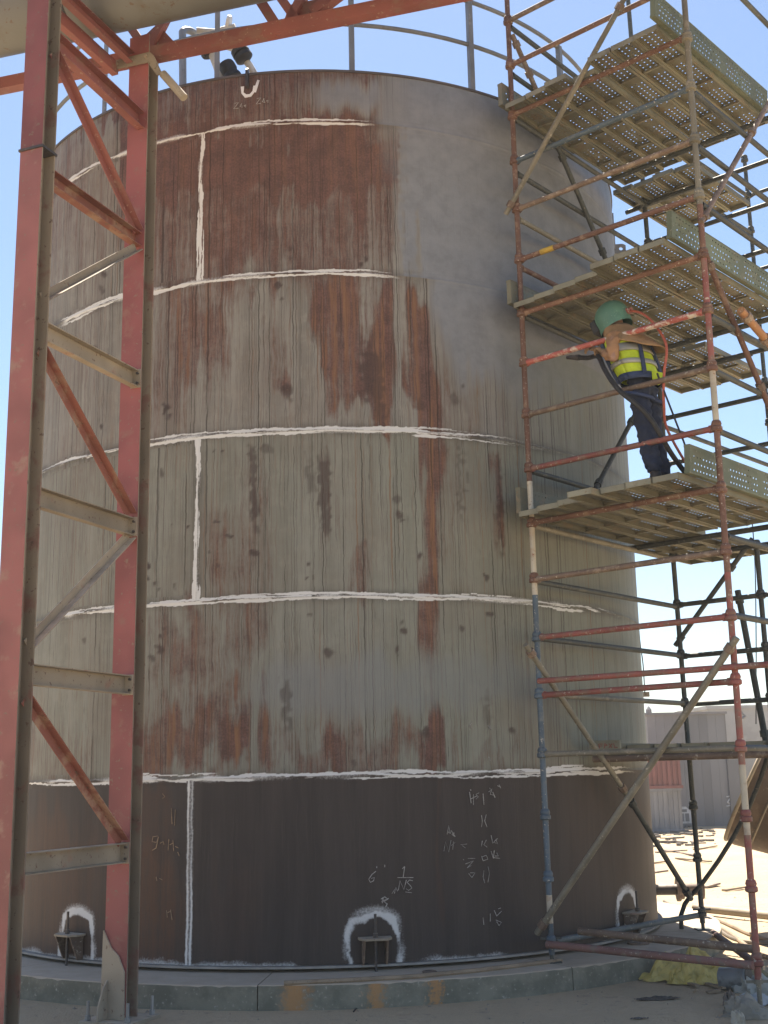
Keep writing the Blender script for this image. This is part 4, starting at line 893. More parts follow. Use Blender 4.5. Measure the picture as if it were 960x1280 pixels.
# one continuous body underneath
J = dict(pelvis=wp(.05, 0, .95), belly=wp(.10, 0, 1.10), chest=wp(.17, 0, 1.30), neck=wp(.24, 0, 1.47), head=wp(.29, 0, 1.60), crown=wp(.31, 0, 1.70),
         lhip=wp(.04, .09, .90), lknee=wp(-.01, .10, .48), lank=wp(-.08, .11, .09), ltoe=wp(.07, .13, .035), rhip=wp(.05, -.09, .90), rknee=wp(.03, -.11, .48), rank=wp(-.04, -.12, .09), rtoe=wp(.11, -.13, .035),
         lsh=wp(.20, .17, 1.39), lel=wp(.15, .27, 1.14), lwr=wp(.31, .16, 1.28), rsh=wp(.22, -.17, 1.39), rel=wp(.33, -.22, 1.26), rwr=wp(.47, -.05, 1.37))
order = list(J); ix = {n_: i for i, n_ in enumerate(order)}
E_ = [('pelvis', 'belly'), ('belly', 'chest'), ('chest', 'neck'), ('neck', 'head'), ('head', 'crown'), ('pelvis', 'lhip'), ('lhip', 'lknee'), ('lknee', 'lank'), ('lank', 'ltoe'), ('pelvis', 'rhip'), ('rhip', 'rknee'), ('rknee', 'rank'), ('rank', 'rtoe'), ('chest', 'lsh'), ('lsh', 'lel'), ('lel', 'lwr'), ('chest', 'rsh'), ('rsh', 'rel'), ('rel', 'rwr')]
RD = dict(pelvis=(.12, .1), belly=(.12, .095), chest=(.135, .1), neck=.055, head=.085, crown=.06, lhip=.075, lknee=.052, lank=.04, ltoe=.03, rhip=.075, rknee=.052, rank=.04, rtoe=.03, lsh=.05, lel=.04, lwr=.028, rsh=.05, rel=.04, rwr=.028)
skinned('body', [J[n_] for n_ in order], [(ix[a], ix[b_]) for a, b_ in E_], [RD[n_] for n_ in order], skin, wk, 2, 0)
def sub_skin(name, names, edges, rad, mat, sub=2, extra=None):
    pts = [J[n_] if isinstance(n_, str) else n_ for n_ in names]; return skinned(name, pts, edges, rad, mat, wk, sub, 0)
def lerp(a, b_, t): return a+(b_-a)*t
# trousers: pelvis and two tapering legs
sub_skin('trousers', [wp(.09, 0, 1.1), wp(.04, 0, .95), J['lhip'], lerp(J['lhip'], J['lknee'], .5), J['lknee'], lerp(J['lknee'], J['lank'], .5), lerp(J['lknee'], J['lank'], .9), J['rhip'], lerp(J['rhip'], J['rknee'], .5), J['rknee'], lerp(J['rknee'], J['rank'], .5), lerp(J['rknee'], J['rank'], .9)],
         [(0, 1), (1, 2), (2, 3), (3, 4), (4, 5), (5, 6), (1, 7), (7, 8), (8, 9), (9, 10), (10, 11)], [(.15, .12), (.155, .125), .105, .095, .085, .082, .085, .105, .095, .085, .082, .085], navy)
for sd in 'lr':
    a, t = J[sd+'ank'], J[sd+'toe']
    sub_skin('boot', [a+U3*.1, a, lerp(a, t, .5)-U3*.005, t], [(0, 1), (1, 2), (2, 3)], [.058, .055, (.05, .045), (.045, .035)], plain('dark_work_boot', (.04, .033, .028), .6))
# jacket: torso and both sleeves
sub_skin('jacket', [J['belly'], wp(.13, 0, 1.2), J['chest'], wp(.22, 0, 1.42), J['lsh'], lerp(J['lsh'], J['lel'], .5), J['lel'], lerp(J['lel'], J['lwr'], .5), lerp(J['lel'], J['lwr'], .88), J['rsh'], lerp(J['rsh'], J['rel'], .5), J['rel'], lerp(J['rel'], J['rwr'], .5), lerp(J['rel'], J['rwr'], .88)],
         [(0, 1), (1, 2), (2, 3), (2, 4), (4, 5), (5, 6), (6, 7), (7, 8), (2, 9), (9, 10), (10, 11), (11, 12), (12, 13)], [(.15, .12), (.155, .125), (.165, .13), (.1, .09), .082, .075, .07, .06, .05, .082, .075, .07, .06, .05], tan)
# vest: an elliptical shell over the jacket body, with reflective bands and harness straps just proud of it
def ring_at(t):                            # t 0 (waist) .. 1 (shoulder)
    c = lerp(lerp(wp(.07, 0, 1.0), J['chest'], min(1, t*1.35)), wp(.215, 0, 1.43), max(0, (t-.6)/.4)); return c, .19+.02*math.sin(t*3), .155+.015*math.sin(t*3)
def shell(t0, t1, grow, mat, name, n=8, a0=0, a1=360, cut=None):
    mb = MB(); K = 36; rows = []
    for i in range(n+1):
        t = t0+(t1-t0)*i/n; c, rl, rf_ = ring_at(t); s_ = 1 if t < .8 else 1-.55*((t-.8)/.2)**2
        for kx in range(K+1):
            a = R_(a0+(a1-a0)*kx/K); wv = 1+.02*math.sin(a*5+t*9)
            mb.v.append(tuple(c+WL*(rl*s_+grow)*wv*math.cos(a)+WF*(rf_*s_+grow)*wv*math.sin(a)))
    for i in range(n):
        for kx in range(K): mb.f.append((i*(K+1)+kx, i*(K+1)+kx+1, (i+1)*(K+1)+kx+1, (i+1)*(K+1)+kx))
    o = obj(name, mb, mat, wk, True); so = o.modifiers.new('thick', 'SOLIDIFY'); so.thickness = .008; return o
shell(.02, .93, .0, yel, 'vest'); shell(.26, .36, .006, ref, 'reflective_band', 2); shell(.55, .66, .006, ref, 'reflective_band', 2)
shell(-.08, .06, .01, strap, 'harness_belt', 2)
for a in (-70, -110, 50, 130):
    mb = MB(); pts = []
    for i in range(9):
        t = .0+.95*i/8; c, rl, rf_ = ring_at(t); s_ = 1 if t < .8 else 1-.55*((t-.8)/.2)**2; aa = R_(a+(18 if a in (-70, 50) else -18)*(1-i/8)*1.2)
        pts.append(c+WL*(rl*s_+.012)*1.02*math.cos(aa)+WF*(rf_*s_+.012)*1.02*math.sin(aa))
    obj('harness_strap', MB().path(pts, .019, 6), strap, wk, True)
for sd, sg_ in (('l', 1), ('r', -1)):
    h_ = J[sd+'hip']; mb = MB(); mb.path([h_+WL*sg_*.0+WF*(.115*math.cos(t))+WL*.115*math.sin(t)+U3*(-.06+.04*math.cos(t)) for t in np.linspace(0, 2*math.pi, 20)], .016, 6); obj('harness_strap', mb, strap, wk, True)
obj('jacket_tail', MB().prism([wp(-.10, .10, 1.02), wp(-.15, .0, 1.01), wp(-.155, -.0, .94), wp(-.125, .06, .90), wp(-.1, .10, .95)], WF*-.012), yel, wk)
# blasting hood: helmet dome with brim edge, window box, cape
hc = wp(.30, 0, 1.625); ax_f = WF*.93-U3*.36; ax_f /= np.linalg.norm(ax_f); ax_u = np.cross(ax_f, -WL); ax_u = ax_u/np.linalg.norm(ax_u); ax_u = ax_u if ax_u[2] > 0 else -ax_u
mb = MB(); K, Nr = 24, 12
for i in range(Nr+1):
    ph = R_(90-i*(128/Nr)); r_ = math.cos(ph) if ph > 0 else 1-.1*(-ph); h_ = math.sin(ph) if ph > 0 else ph*1.25
    for kx in range(K):
        a = 2*math.pi*kx/K; mb.v.append(tuple(hc+ax_f*.157*r_*math.cos(a)+WL*.133*r_*math.sin(a)+ax_u*.149*h_))
for i in range(Nr):
    mb.f += [(i*K+kx, i*K+(kx+1) % K, (i+1)*K+(kx+1) % K, (i+1)*K+kx) for kx in range(K)]
o = obj('hood', mb, hood_m, wk, True)
obj('hood_window', MB().obox(hc+ax_f*.15-ax_u*.02, ax_f*.035, WL*.085, ax_u*.065), M['black'], wk, False, .012)
obj('hood_tank_fitting', MB().tube(hc-ax_f*.13-ax_u*.03, hc-ax_f*.185-ax_u*.06, .03, 10), M['tube_red'], wk, True)
mb = MB(); K = 30; rows = 9
for i in range(rows+1):
    t = i/rows; c = lerp(hc-ax_u*.11, wp(.13, .0, 1.24), t)
    for kx in range(K):
        a = 2*math.pi*kx/K; back = max(0, -math.cos(a)); fl = 1+.05*math.sin(a*7)*t
        rf_ = (.125+.085*t+.11*back*t)*fl; rl = (.115+.115*t)*fl
        drop_ = -.02*t+.11*t*(1-back)*1.0
        mb.v.append(tuple(c+WF*rf_*math.cos(a)+WL*rl*math.sin(a)+U3*drop_))
for i in range(rows): mb.f += [(i*K+kx, i*K+(kx+1) % K, (i+1)*K+(kx+1) % K, (i+1)*K+kx) for kx in range(K)]
o = obj('hood_cape', mb, plain('tan_leather_cape', (.36, .22, .105), .8, .35, 18), wk, True); so = o.modifiers.new('thick', 'SOLIDIFY'); so.thickness = .006
# gloved hands: palm and five bent digits closed on the hose
def hand(wr, axis_dir, palm_dir, side, hold):
    ad = axis_dir/np.linalg.norm(axis_dir); pd = palm_dir-ad*(palm_dir@ad); pd /= np.linalg.norm(pd); sdv = np.cross(ad, pd)*side
    vs = [wr, wr+ad*.045, wr+ad*.085]; ed = [(0, 1), (1, 2)]; rd = [(.03, .026), (.042, .022), (.042, .02)]
    for i, (of, ln) in enumerate(((-.032, .06), (-.011, .07), (.011, .066), (.031, .052))):
        b0 = len(vs); k0 = wr+ad*.092+sdv*of; vs += [k0, k0+ad*ln*.42+pd*.014, k0+ad*ln*.5+pd*.044, k0+ad*ln*.18+pd*.062]; ed += [(2, b0), (b0, b0+1), (b0+1, b0+2), (b0+2, b0+3)]; rd += [.0125, .0115, .0105, .009]
    b0 = len(vs); vs += [wr+ad*.04-sdv*.045+pd*.012, wr+ad*.07-sdv*.055+pd*.035, wr+ad*.09-sdv*.03+pd*.055]; ed += [(1, b0), (b0, b0+1), (b0+1, b0+2)]; rd += [.015, .013, .011]
    return skinned('gloved_hand', vs, ed, rd, glv, wk, 1, 0)
hand(J['lwr'], J['lwr']-J['lel'], -U3-WL*.2, 1, None); hand(J['rwr'], J['rwr']-J['rel'], -U3+WL*.3, -1, None)
# blasting hose held in both hands, running back under his arm and down to the deck
def smooth(pts, n=8):
    pts = [np.asarray(p, float) for p in pts]; out = []
    for i in range(len(pts)-1):
        p0, p1, p2, p3 = pts[max(i-1, 0)], pts[i], pts[i+1], pts[min(i+2, len(pts)-1)]
        for j in range(n):
            t = j/n; out.append(.5*((2*p1)+(-p0+p2)*t+(2*p0-5*p1+4*p2-p3)*t*t+(-p0+3*p1-3*p2+p3)*t**3))
    out.append(pts[-1]); return out
hose = thing('blasting_hose', 'black blasting hose with nozzle held by the worker towards the tank', 'hose', tuple(wp(.3, 0, 0)))
hp = smooth([wp(.68, -.03, 1.37), wp(.58, -.03, 1.34), wp(.46, .05, 1.305), wp(.37, .13, 1.25), wp(.25, .25, 1.08), wp(.1, .3, .86), wp(-.12, .24, .6), wp(-.2, .05, .3), wp(-.22, -.3, .06), wp(-.1, -.6, .03), wp(.2, -.8, .03)])
obj('hose_line', MB().path(hp, .021, 8), M['black'], hose, True)
obj('nozzle', MB().lathe(wp(.67, -.03, 1.368), wp(.78, -.03, 1.395), [(0, .028), (.03, .028), (.04, .024), (.13, .017)], 10), M['dark_steel'], hose, True)
lan = thing('lanyard', 'dark safety lanyard hanging from the worker to the scaffold rail', 'rope', tuple(wp(-.3, .1, .2)))
la = wp(-.16, .12, .98); obj('rope', MB().path(smooth([la, on_plane(846, 530, la[:2], nn[:2]), on_plane(856, 556, la[:2], nn[:2]), on_plane(862, 578, la[:2], nn[:2])]), .008, 6), M['black'], lan, True)
rd_ = thing('air_line', 'red air line running from the worker hood down behind the yellow vest', 'hose', tuple(wp(-.2, .1, 1)))
obj('line', MB().path(smooth([hc-ax_f*.17-ax_u*.05, wp(-.02, .05, 1.56), wp(-.14, .06, 1.42), wp(-.25, .1, 1.2), wp(-.22, .12, .95), wp(-.19, .1, .7), wp(-.16, .0, .5), wp(-.3, -.2, .05)]), .011, 8), plain('red_hose', (.4, .1, .06), .6), rd_, True)

# ------------------------------------------------------------------ ground clutter
def gp(x, y, dz=0): p = on_z(x, y, GZ+dz); p[2] = gz(p[0], p[1])+dz; return p
def groundline(name, pix, r, mat, label, cat, grp=None):
    pts = smooth([gp(x, y, r*.8) for x, y in pix]); return solo(name, MB().path(pts, r, 8), mat, label, cat, grp, True)
tanhose = plain('dusty_hose', (.36, .28, .2), .85); dkhose = plain('dark_dusty_hose', (.17, .14, .11), .85)
groundline('ground_hose', [(868, 1128), (884, 1150), (912, 1166), (945, 1190), (975, 1200)], .022, tanhose, 'tan hose curving over sunny sand from the tank nozzle, nearest the tank', 'hose')
groundline('ground_hose', [(830, 1126), (858, 1140), (885, 1152), (915, 1172), (950, 1178), (985, 1176)], .018, dkhose, 'dark dusty hose crossing the sunny sand behind the red scaffold standard', 'hose')
groundline('ground_hose', [(895, 1148), (915, 1158), (940, 1168), (980, 1180)], .022, tanhose, 'tan hose lying furthest back on the sunny sand beside the pad', 'hose')
solo('steel_pipe', MB().tube(gp(868, 1134, .07), gp(985, 1147, .07), .045, 14), M['dusty_steel'], 'long dusty steel pipe lying on the bright sand past the pad', 'pipe', None, True)
# long timber lath along the pad edge
def padp(x, y, dz=.012): return on_z(x, y, dz)
lp = [padp(x, y) for x, y in ((355, 1229), (430, 1226), (520, 1221), (600, 1213), (690, 1202), (702, 1200))]
solo('timber_lath', MB().path(lp, [.02, .021, .022, .022, .02, .012], 6), M['wood'], 'long thin timber lath lying along the front edge of the pad', 'lath')
p = padp(537, 1216, .0); solo('steel_washer', MB().lathe(p, p+U3*.02, [(0, .055), (.008, .06), (.015, .05), (.02, .025)], 18), M['tube_brown'], 'small round steel disc lying on the pad beside the lath', 'washer', None, True)
mb = MB(); p = padp(798, 1180, .0)
K = 20
for r_, z_ in ((.095, .0), (.1, .02), (.06, .024), (.055, .0)): mb.v += [tuple(p+np.array([r_*math.cos(2*math.pi*i/K), r_*math.sin(2*math.pi*i/K), z_])) for i in range(K)]
for j in range(4): mb.f += [(j*K+i, j*K+(i+1) % K, ((j+1) % 4)*K+(i+1) % K, ((j+1) % 4)*K+i) for i in range(K)]
solo('steel_ring', mb, M['tube_brown'], 'rusty steel flange ring lying on the pad between the scaffold feet', 'ring', None, True)
def crumple(c, rx, ry, h, seed, mat, name, label, cat, grp=None, n=20, sharp=1.0):
    """a crumpled sheet: a folded, pinched mound with a ragged outline"""
    v_ = VN(seed); mb = MB(); rings = 9; K = n*2
    for i in range(rings+1):
        t = i/rings
        for kx in range(K):
            a = 2*math.pi*kx/K; ed_ = .62+.75*v_(np.array([3+2.2*math.cos(a)]), np.array([3+2.2*math.sin(a)]))[0]
            x = rx*t*ed_*math.cos(a); y = ry*t*ed_*math.sin(a)
            fold = v_(np.array([x/rx*4.5+9]), np.array([y/ry*4.5+9]))[0]; f2 = v_(np.array([x/rx*11+30]), np.array([y/ry*11+30]))[0]
            z = h*((1-t**2.4)*(.55+.8*abs(fold-.4)*sharp)-.02)+h*.3*(f2-.5)*(1-t*.5)*sharp
            mb.v.append((c[0]+x, c[1]+y, max(c[2]+z, c[2]+.003+.012*f2)))
    for i in range(rings): mb.f += [(i*K+kx, i*K+(kx+1) % K, (i+1)*K+(kx+1) % K, (i+1)*K+kx) for kx in range(K)]
    return solo(name, mb, mat, label, cat, grp, False)
crumple(gp(866, 1225), .38, .26, .2, 11, plain('yellow_plastic_sheet', (.6, .47, .14), .45, .3, 14), 'crumpled_sheet', 'crumpled yellow plastic sheet lying by the pad under the scaffold', 'plastic sheet', None, 30, 1.9)
crumple(gp(838, 1222), .26, .2, .07, 12, plain('grey_tan_sacking', (.33, .28, .19), .85, .35), 'crumpled_sack', 'flattened grey tan sack under the left end of the yellow sheet', 'sack')
crumple(gp(925, 1219), .22, .24, .14, 13, plain('khaki_sacking', (.36, .30, .17), .85, .35), 'crumpled_sack', 'khaki crumpled sack behind the tin beside the red standard', 'sack')
def lump(c, rx, ry, h, seed, mat, name, label, cat):
    v_ = VN(seed); mb = MB(); A, B = 14, 30
    for i in range(A+1):
        ph = math.pi*(i/A)*.56
        for kx in range(B):
            a = 2*math.pi*kx/B; x, y, z = math.sin(ph)*math.cos(a), math.sin(ph)*math.sin(a), math.cos(ph)
            n1 = v_(np.array([x*1.6+z*1.3+9]), np.array([y*1.6-z*.9+9]))[0]; n2 = v_(np.array([x*4.2+z*3+29]), np.array([y*4.2-z*2+19]))[0]
            r_ = .62+.6*n1+.34*abs(n2-.5)*2-.12
            mb.v.append((c[0]+rx*r_*x, c[1]+ry*r_*y, c[2]-.01+max(0, h*r_*z)))
    for i in range(A): mb.f += [(i*B+kx, i*B+(kx+1) % B, (i+1)*B+(kx+1) % B, (i+1)*B+kx) for kx in range(B)]
    return solo(name, mb, mat, label, cat, None, True)
lump(gp(944, 1240), .15, .13, .14, 14, plain('pale_grey_bag', (.34, .34, .3), .7, .35), 'plastic_bag', 'pale grey plastic bag beside the foot of the outer standard', 'bag')
lump(gp(936, 1270), .19, .13, .13, 15, plain('dusty_bag', (.33, .30, .24), .75, .35), 'plastic_bag', 'dusty grey bag in the lower right corner, under a white scrap', 'bag')
crumple(gp(943, 1258), .2, .1, .1, 16, plain('white_plastic', (.5, .52, .54), .5, .25), 'plastic_sheet', 'white plastic scrap lying behind the dusty bag in the corner', 'plastic sheet')
lump(gp(912, 1259), .05, .06, .11, 21, plain('brown_bag', (.2, .165, .13), .8, .4), 'rag', 'brown crumpled rag at the left end of the white scrap', 'rag')
lump(gp(923, 1279), .055, .05, .1, 17, plain('cream_rag', (.48, .43, .34), .8, .3), 'rag', 'small cream rag in front of the dusty bag', 'rag')
crumple(gp(820, 1253), .17, .045, .035, 18, plain('dark_rag', (.09, .08, .07), .85, .3), 'rag', 'dark torn strip of cloth lying on the sand before the pad', 'rag')
crumple(gp(797, 1276), .06, .02, .02, 19, plain('dark_strip', (.12, .11, .1), .85, .3), 'rag', 'tiny dark strip on the sand at the bottom edge', 'rag')
crumple(gp(458, 1258), .07, .035, .04, 20, plain('black_scrap', (.03, .028, .026), .8, .3), 'rag', 'black scrap on the sand below the middle rust run', 'rag')
groundline('wire_offcut', [(453, 1257), (447, 1258), (442, 1263)], .006, M['black'], 'short bent black wire beside the black scrap', 'wire')
p = gp(920, 1238); tn_ = thing('paint_tin', 'dented grey tin lying on its side on the sand beside the yellow sheet', 'tin', tuple(p))
ad = np.array([.75, -.6, .12]); ad /= np.linalg.norm(ad); c = p+U3*.085
obj('tin_body', MB().lathe(c-ad*.11, c+ad*.11, [(0, .085), (.004, .09), (.02, .087), (.1, .083), (.2, .088), (.205, .093), (.22, .093)], 20), plain('grey_tin', (.22, .24, .255), .4, .5, 12), tn_, True)
obj('tin_mouth', MB().tube(c+ad*.111, c+ad*.116, .082, 20), M['black'], tn_, True)
for i, (x0, y0, x1, y1) in enumerate(((882, 1230, 905, 1237), (858, 1229, 872, 1233), (945, 1178, 962, 1176), (868, 1241, 872, 1239), (884, 1243, 900, 1239))):
    solo('timber_offcut', MB().extrude([(0, -.018), (.014, -.018), (.014, .018), (0, .018)], gp(x0, y0, .006), gp(x1, y1, .02), (0, 0, 1)), M['wood'],
         ['flat timber offcut in front of the grey tin', 'timber offcut poking from under the yellow sheet', 'dark offcut caught at the red standard', 'tiny chip of timber on the sand before the sheet', 'short strip of timber on the sand before the tin'][i], 'timber', None)
# coarse grit on the sand: nobody could count it
mb = MB()
for i in range(1500):
    x, y = random.uniform(-4.5, 6), random.uniform(-8.5, 6)
    if math.hypot(x, y) < 4.05: continue
    r_ = random.uniform(.004, .014)*(1.6 if random.random() < .06 else 1); z = gz(x, y); a = random.uniform(0, 6.28)
    vs = [(x+r_*math.cos(a+t)*random.uniform(.6, 1.3), y+r_*math.sin(a+t)*random.uniform(.6, 1.3), z) for t in (0, 1.57, 3.14, 4.71)]+[(x, y, z+r_*.9)]
    mb.add(vs, [(0, 1, 4), (1, 2, 4), (2, 3, 4), (3, 0, 4)])
struct(obj('grit', mb, plain('grit', (.3, .25, .19), .9)), 'stuff')

# brown hopper standing at the right edge
hopc = on_y(978, 1012, -.4); hop = thing('steel_hopper', 'brown tapered steel hopper tilted at the right edge behind the scaffold', 'hopper', (hopc[0], hopc[1], gz(hopc[0], hopc[1])))
hm = paint('brown_hopper_steel', (.105, .075, .055), (.14, .098, .068), (.2, .16, .11), .45, 4, .6, dust=(.45, .38, .28))
Yh = -.4
pa = on_y(911, 1050, Yh); pb = on_y(968, 908, Yh)
axis = RT*.80-UP*.36-FWD*.38; axis /= np.linalg.norm(axis)
e1 = (pb-pa)/np.linalg.norm(pb-pa); e1 = e1-axis*(e1@axis); e1 /= np.linalg.norm(e1); e2 = np.cross(axis, e1); Rr = np.linalg.norm(pb-pa)*.5
def hring(c, r_, n=40): return [c+r_*(math.cos(2*math.pi*i/n)*e1+math.sin(2*math.pi*i/n)*e2) for i in range(n)]
rc_ = (pa+pb)/2; n_ = 40
mb = MB()
ax2 = RT*.52-UP*.62-FWD*.35
for d_, r_ in ((-.01, Rr*.97), (.0, Rr), (.1, Rr*.99), (.8, Rr*.5), (.95, Rr*.47)): mb.v += [tuple(q) for q in hring(rc_+(axis*.25+ax2*.75)*d_, r_, n_)]
for j in range(4): mb.f += [(j*n_+i, j*n_+(i+1) % n_, (j+1)*n_+(i+1) % n_, (j+1)*n_+i) for i in range(n_)]
mb.f += [tuple(range(n_)), tuple(range(4*n_, 5*n_))[::-1]]
obj('hopper_cone', mb, hm, hop, True)
obj('hopper_rim', MB().path(hring(rc_, Rr+.005, n_)+[hring(rc_, Rr+.005, n_)[0]], .022, 8), M['dusty_steel'], hop, True)
q = rc_+(axis*.25+ax2*.75)*.8; g_ = np.array([q[0], q[1], gz(q[0], q[1])-.02])
obj('support', MB().tube(g_, q, .09, 10), hm, hop, True)
obj('rib', MB().path([rc_+(axis*.25+ax2*.75)*.3+(Rr*.86)*(math.cos(t)*e1+math.sin(t)*e2) for t in np.linspace(0, 2*math.pi, 40)], .012, 6), M['dusty_steel'], hop, True)

# ------------------------------------------------------------------ far side of the yard
YB = 23.5
def fx(px, Y=YB): return on_y(px, 1000, Y)[0]
def fz(py, px=870, Y=YB): return on_y(px, py, Y)[2]
shed = thing('grey_steel_shed', 'grey flat roofed steel clad building far beyond the sand, white numbers on it', 'building', (fx(860), YB, GZ))
x0, x1 = fx(815), fx(913); zt = fz(893); gm = plain('grey_cladding', (.2, .205, .225), .6, .12, 1.2); gm2 = plain('darker_grey_cladding', (.165, .175, .195), .6, .12, 1.2)
npan = 9
for i in range(npan):
    a = x0+(x1-x0)*i/npan; b_ = x0+(x1-x0)*(i+1)/npan-.004
    obj('wall_panel', MB().obox(((a+b_)/2, YB+.03, (GZ+zt)/2-.1), ((b_-a)/2, 0, 0), (0, .03, 0), (0, 0, (zt-GZ)/2+.1)), gm if i < 4 else gm2, shed)
obj('side_wall', MB().obox((x0+.03, YB+3, (GZ+zt)/2-.1), (.03, 0, 0), (0, 2.93, 0), (0, 0, (zt-GZ)/2+.1)), gm, shed)
obj('side_wall', MB().obox((x1+.035, YB+3, (GZ+zt)/2-.1), (.03, 0, 0), (0, 2.93, 0), (0, 0, (zt-GZ)/2+.1)), gm, shed)
obj('roof', MB().obox(((x0+x1)/2, YB+3, zt+.035), ((x1-x0)/2+.08, 0, 0), (0, 3.08, 0), (0, 0, .035)), gm, shed)
obj('roof_post', MB().lathe((x0+.08, YB, zt+.07), (x0+.08, YB, zt+.3), [(0, .09), (.1, .09), (.2, .02)], 8), gm, shed)
dm = plain('white_door', (.62, .64, .66), .5, .1)
q0, q1 = fx(846), fx(862); zb, zt2 = fz(1029), fz(1008)
mb = MB(); pts = [(q0, zb), (q1, zb), (q1, zb+(zt2-zb)*.72), ((q0*.35+q1*.65), zt2), ((q0*.75+q1*.25), zt2), (q0, zb+(zt2-zb)*.72)]
mb.prism([(x, YB-.03, z) for x, z in pts], (0, .05, 0)); obj('white_hatch', mb, dm, shed)
for fx0, fx1, fz0, fz1 in ((.15, .45, .12, .6), (.55, .85, .12, .6), (.3, .7, .68, .85)):
    obj('hatch_pane', MB().obox((q0+(q1-q0)*(fx0+fx1)/2, YB-.035, zb+(zt2-zb)*(fz0+fz1)/2), ((q1-q0)*(fx1-fx0)/2, 0, 0), (0, .006, 0), (0, 0, (zt2-zb)*(fz1-fz0)/2)), gm2, shed)
mb = MB()
for poly in ([(927, 962), (923, 968), (928, 972), (924, 978)], [(929, 972), (923, 981), (929, 985), (921, 991)], [(920, 986), (926, 991), (918, 994)], [(914, 996), (921, 995), (915, 1003), (922, 1006), (914, 1008)], [(921, 962), (926, 960)]):
    pts = [on_y(x-6, y, YB-.012) for x, y in poly]
    for a, b_ in zip(pts, pts[1:]): mb.tube(a, b_, .022, 5)
obj('painted_numbers', mb, dm, shed)
obj('wall_panel', MB().obox(((fx(912)+fx(935))/2, YB-.02, (GZ+fz(950))/2), ((fx(935)-fx(912))/2, 0, 0), (0, .04, 0), (0, 0, (fz(950)-GZ)/2)), gm2, shed)
Y2 = 30
pale = thing('pale_building', 'pale grey block building behind the grey shed at the right', 'building', (fx(925, Y2), Y2, GZ))
pm_ = plain('pale_render', (.42, .43, .44), .8, .1, 2)
a, b_ = fx(893, Y2), fx(990, Y2); z_ = fz(886, 920, Y2)
obj('wall', MB().obox(((a+b_)/2, Y2+2, (z_+GZ)/2-.1), ((b_-a)/2, 0, 0), (0, 2, 0), (0, 0, (z_-GZ)/2+.1)), pm_, pale)
obj('parapet', MB().obox(((a+b_)/2, Y2+2, z_+.06), ((b_-a)/2+.06, 0, 0), (0, 2.06, 0), (0, 0, .06)), pm_, pale)
mb = MB()
for poly in ([(919, 889), (924, 886), (928, 891), (922, 893), (919, 889)], [(926, 890), (932, 895), (928, 898), (924, 894)]):
    pts = [on_y(x, y, Y2-.02) for x, y in poly]
    for p_, q_ in zip(pts, pts[1:]): mb.tube(p_, q_, .03, 5)
obj('painted_mark', mb, gm2, pale)
YC = 20.5
def container(name, lab, xa, xb, za, zb_, mat, Y=YC):
    t = thing(name, lab, 'container', ((xa+xb)/2, Y, za))
    obj('body', MB().obox(((xa+xb)/2, Y+1.2, (za+zb_)/2), ((xb-xa)/2-.03, 0, 0), (0, 1.17, 0), (0, 0, (zb_-za)/2-.02)), mat, t)
    n = 12
    for i in range(n):
        x = xa+(xb-xa)*(i+.5)/n; obj('corrugation', MB().obox((x, Y+.02, (za+zb_)/2), ((xb-xa)/n*.28, 0, 0), (0, .006, 0), (0, 0, (zb_-za)/2-.06)), mat, t)
    for z in (za+.04, zb_-.04): obj('frame_rail', MB().obox(((xa+xb)/2, Y+.01, z), ((xb-xa)/2, 0, 0), (0, .04, 0), (0, 0, .04)), mat, t)
    return t
rdm = plain('faded_red_container', (.2, .085, .08), .6, .15, 2)
zm = fz(986, 825, YC); gcm = plain('grey_container', (.21, .215, .23), .6, .12, 2)
container('storage_container', 'grey container on the sand under the red one, beside the shed', fx(778, YC), fx(853, YC), GZ, zm, gcm)
container('storage_container', 'faded red container stacked on the grey one behind the scaffold', fx(778, YC), fx(855, YC), zm+.005, fz(940, 825, YC), rdm)
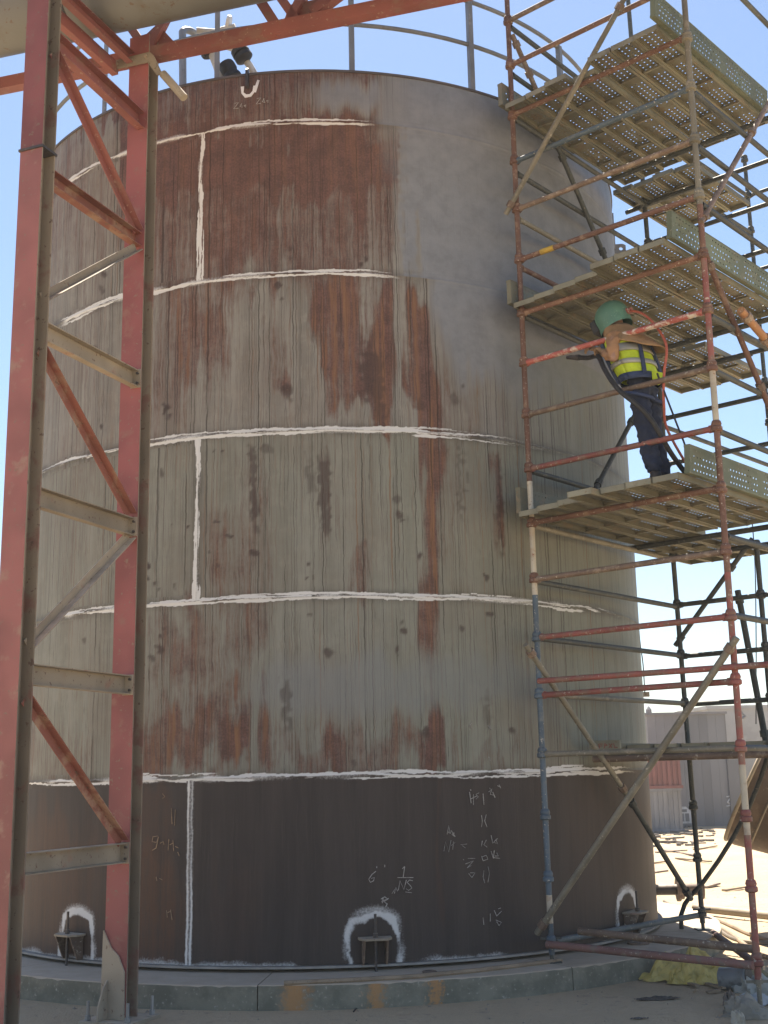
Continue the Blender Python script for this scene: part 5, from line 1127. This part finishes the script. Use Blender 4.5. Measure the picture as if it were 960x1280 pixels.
# rubble and timber lying in front of it
mb = MB()
for i in range(80):
    px, py = random.uniform(806, 895), random.gauss(1046, 7); p = gp(px, max(1034, py)); s_ = random.uniform(.03, .13); a = random.uniform(0, 3.1)
    mb.obox(p+U3*s_*.2, np.array([math.cos(a), math.sin(a), random.uniform(-.1, .1)])*s_*random.uniform(.5, 1.8), np.array([-math.sin(a), math.cos(a), 0])*s_*.4, U3*s_*.25)
struct(obj('rubble', mb, plain('grey_rubble', (.23, .21, .19), .9, .4, 3)), 'stuff')
LB = ['pale timber lying in front of the rubble', 'dark timber on the sand beside the dark tube standard', 'timber lying on the sand midway to the shed', 'thin dark timber on the bright sand, nearest the tank', 'grey timber on the sand left of the hopper', 'short timber on the bright sand below the rubble', 'long thin timber on the bright sand, nearest the pad', 'thin timber on the sand beside the tapering hopper']
for i, (xa, ya, xb, yb) in enumerate(((826, 1062, 872, 1070), (846, 1074, 888, 1078), (820, 1067, 858, 1064), (818, 1078, 836, 1077), (880, 1108, 898, 1104), (868, 1062, 895, 1058), (818, 1090, 834, 1088), (905, 1112, 930, 1107))):
    solo('timber', MB().extrude([(0, -.04), (.025, -.04), (.025, .04), (0, .04)], gp(xa, ya, .005), gp(xb, yb, .02), (0, 0, 1)), M['wood'] if i % 2 else M['tube_brown'], LB[i], 'timber')
wp0 = gp(808, 1048); solo('leaning_post', MB().tube(wp0, wp0+np.array([-.1, 0, 1.75]), .05, 8), M['valve_white'], 'white post standing beside the tank edge before the containers', 'post', None, True)
# thin cable hanging by the tank's right edge and one at the far right
for a_, b_, lab in (((799, 792), (806, 866), 'thin black cable hanging beside the right edge of the tank'), ((943, 690), (945, 905), 'thin black cable hanging between the scaffold tubes at far right')):
    Yc = -.6; pa_, pb_ = on_y(*a_, Yc), on_y(*b_, Yc); solo('hanging_cable', MB().path(smooth([pa_+U3*.9, pa_, (pa_+pb_)/2+np.array([.01, 0, 0]), pb_]), .006, 6), M['black'], lab, 'cable', None, True)
# ------------------------------------------------------------------ dusty air over the yard
hv = MB(); hv.box((10, 20, 4.5), 1400, 1400, 11.4)
hz_m = bpy.data.materials.new('dusty_air'); hz_m.use_nodes = True; t_ = hz_m.node_tree; t_.nodes.clear()
vo = t_.nodes.new('ShaderNodeVolumePrincipled'); vo.inputs['Color'].default_value = (.93, .9, .86, 1); vo.inputs['Density'].default_value = .0015; vo.inputs['Anisotropy'].default_value = .0
oo = t_.nodes.new('ShaderNodeOutputMaterial'); t_.links.new(vo.outputs[0], oo.inputs['Volume'])
struct(obj('haze', hv, hz_m), 'stuff')
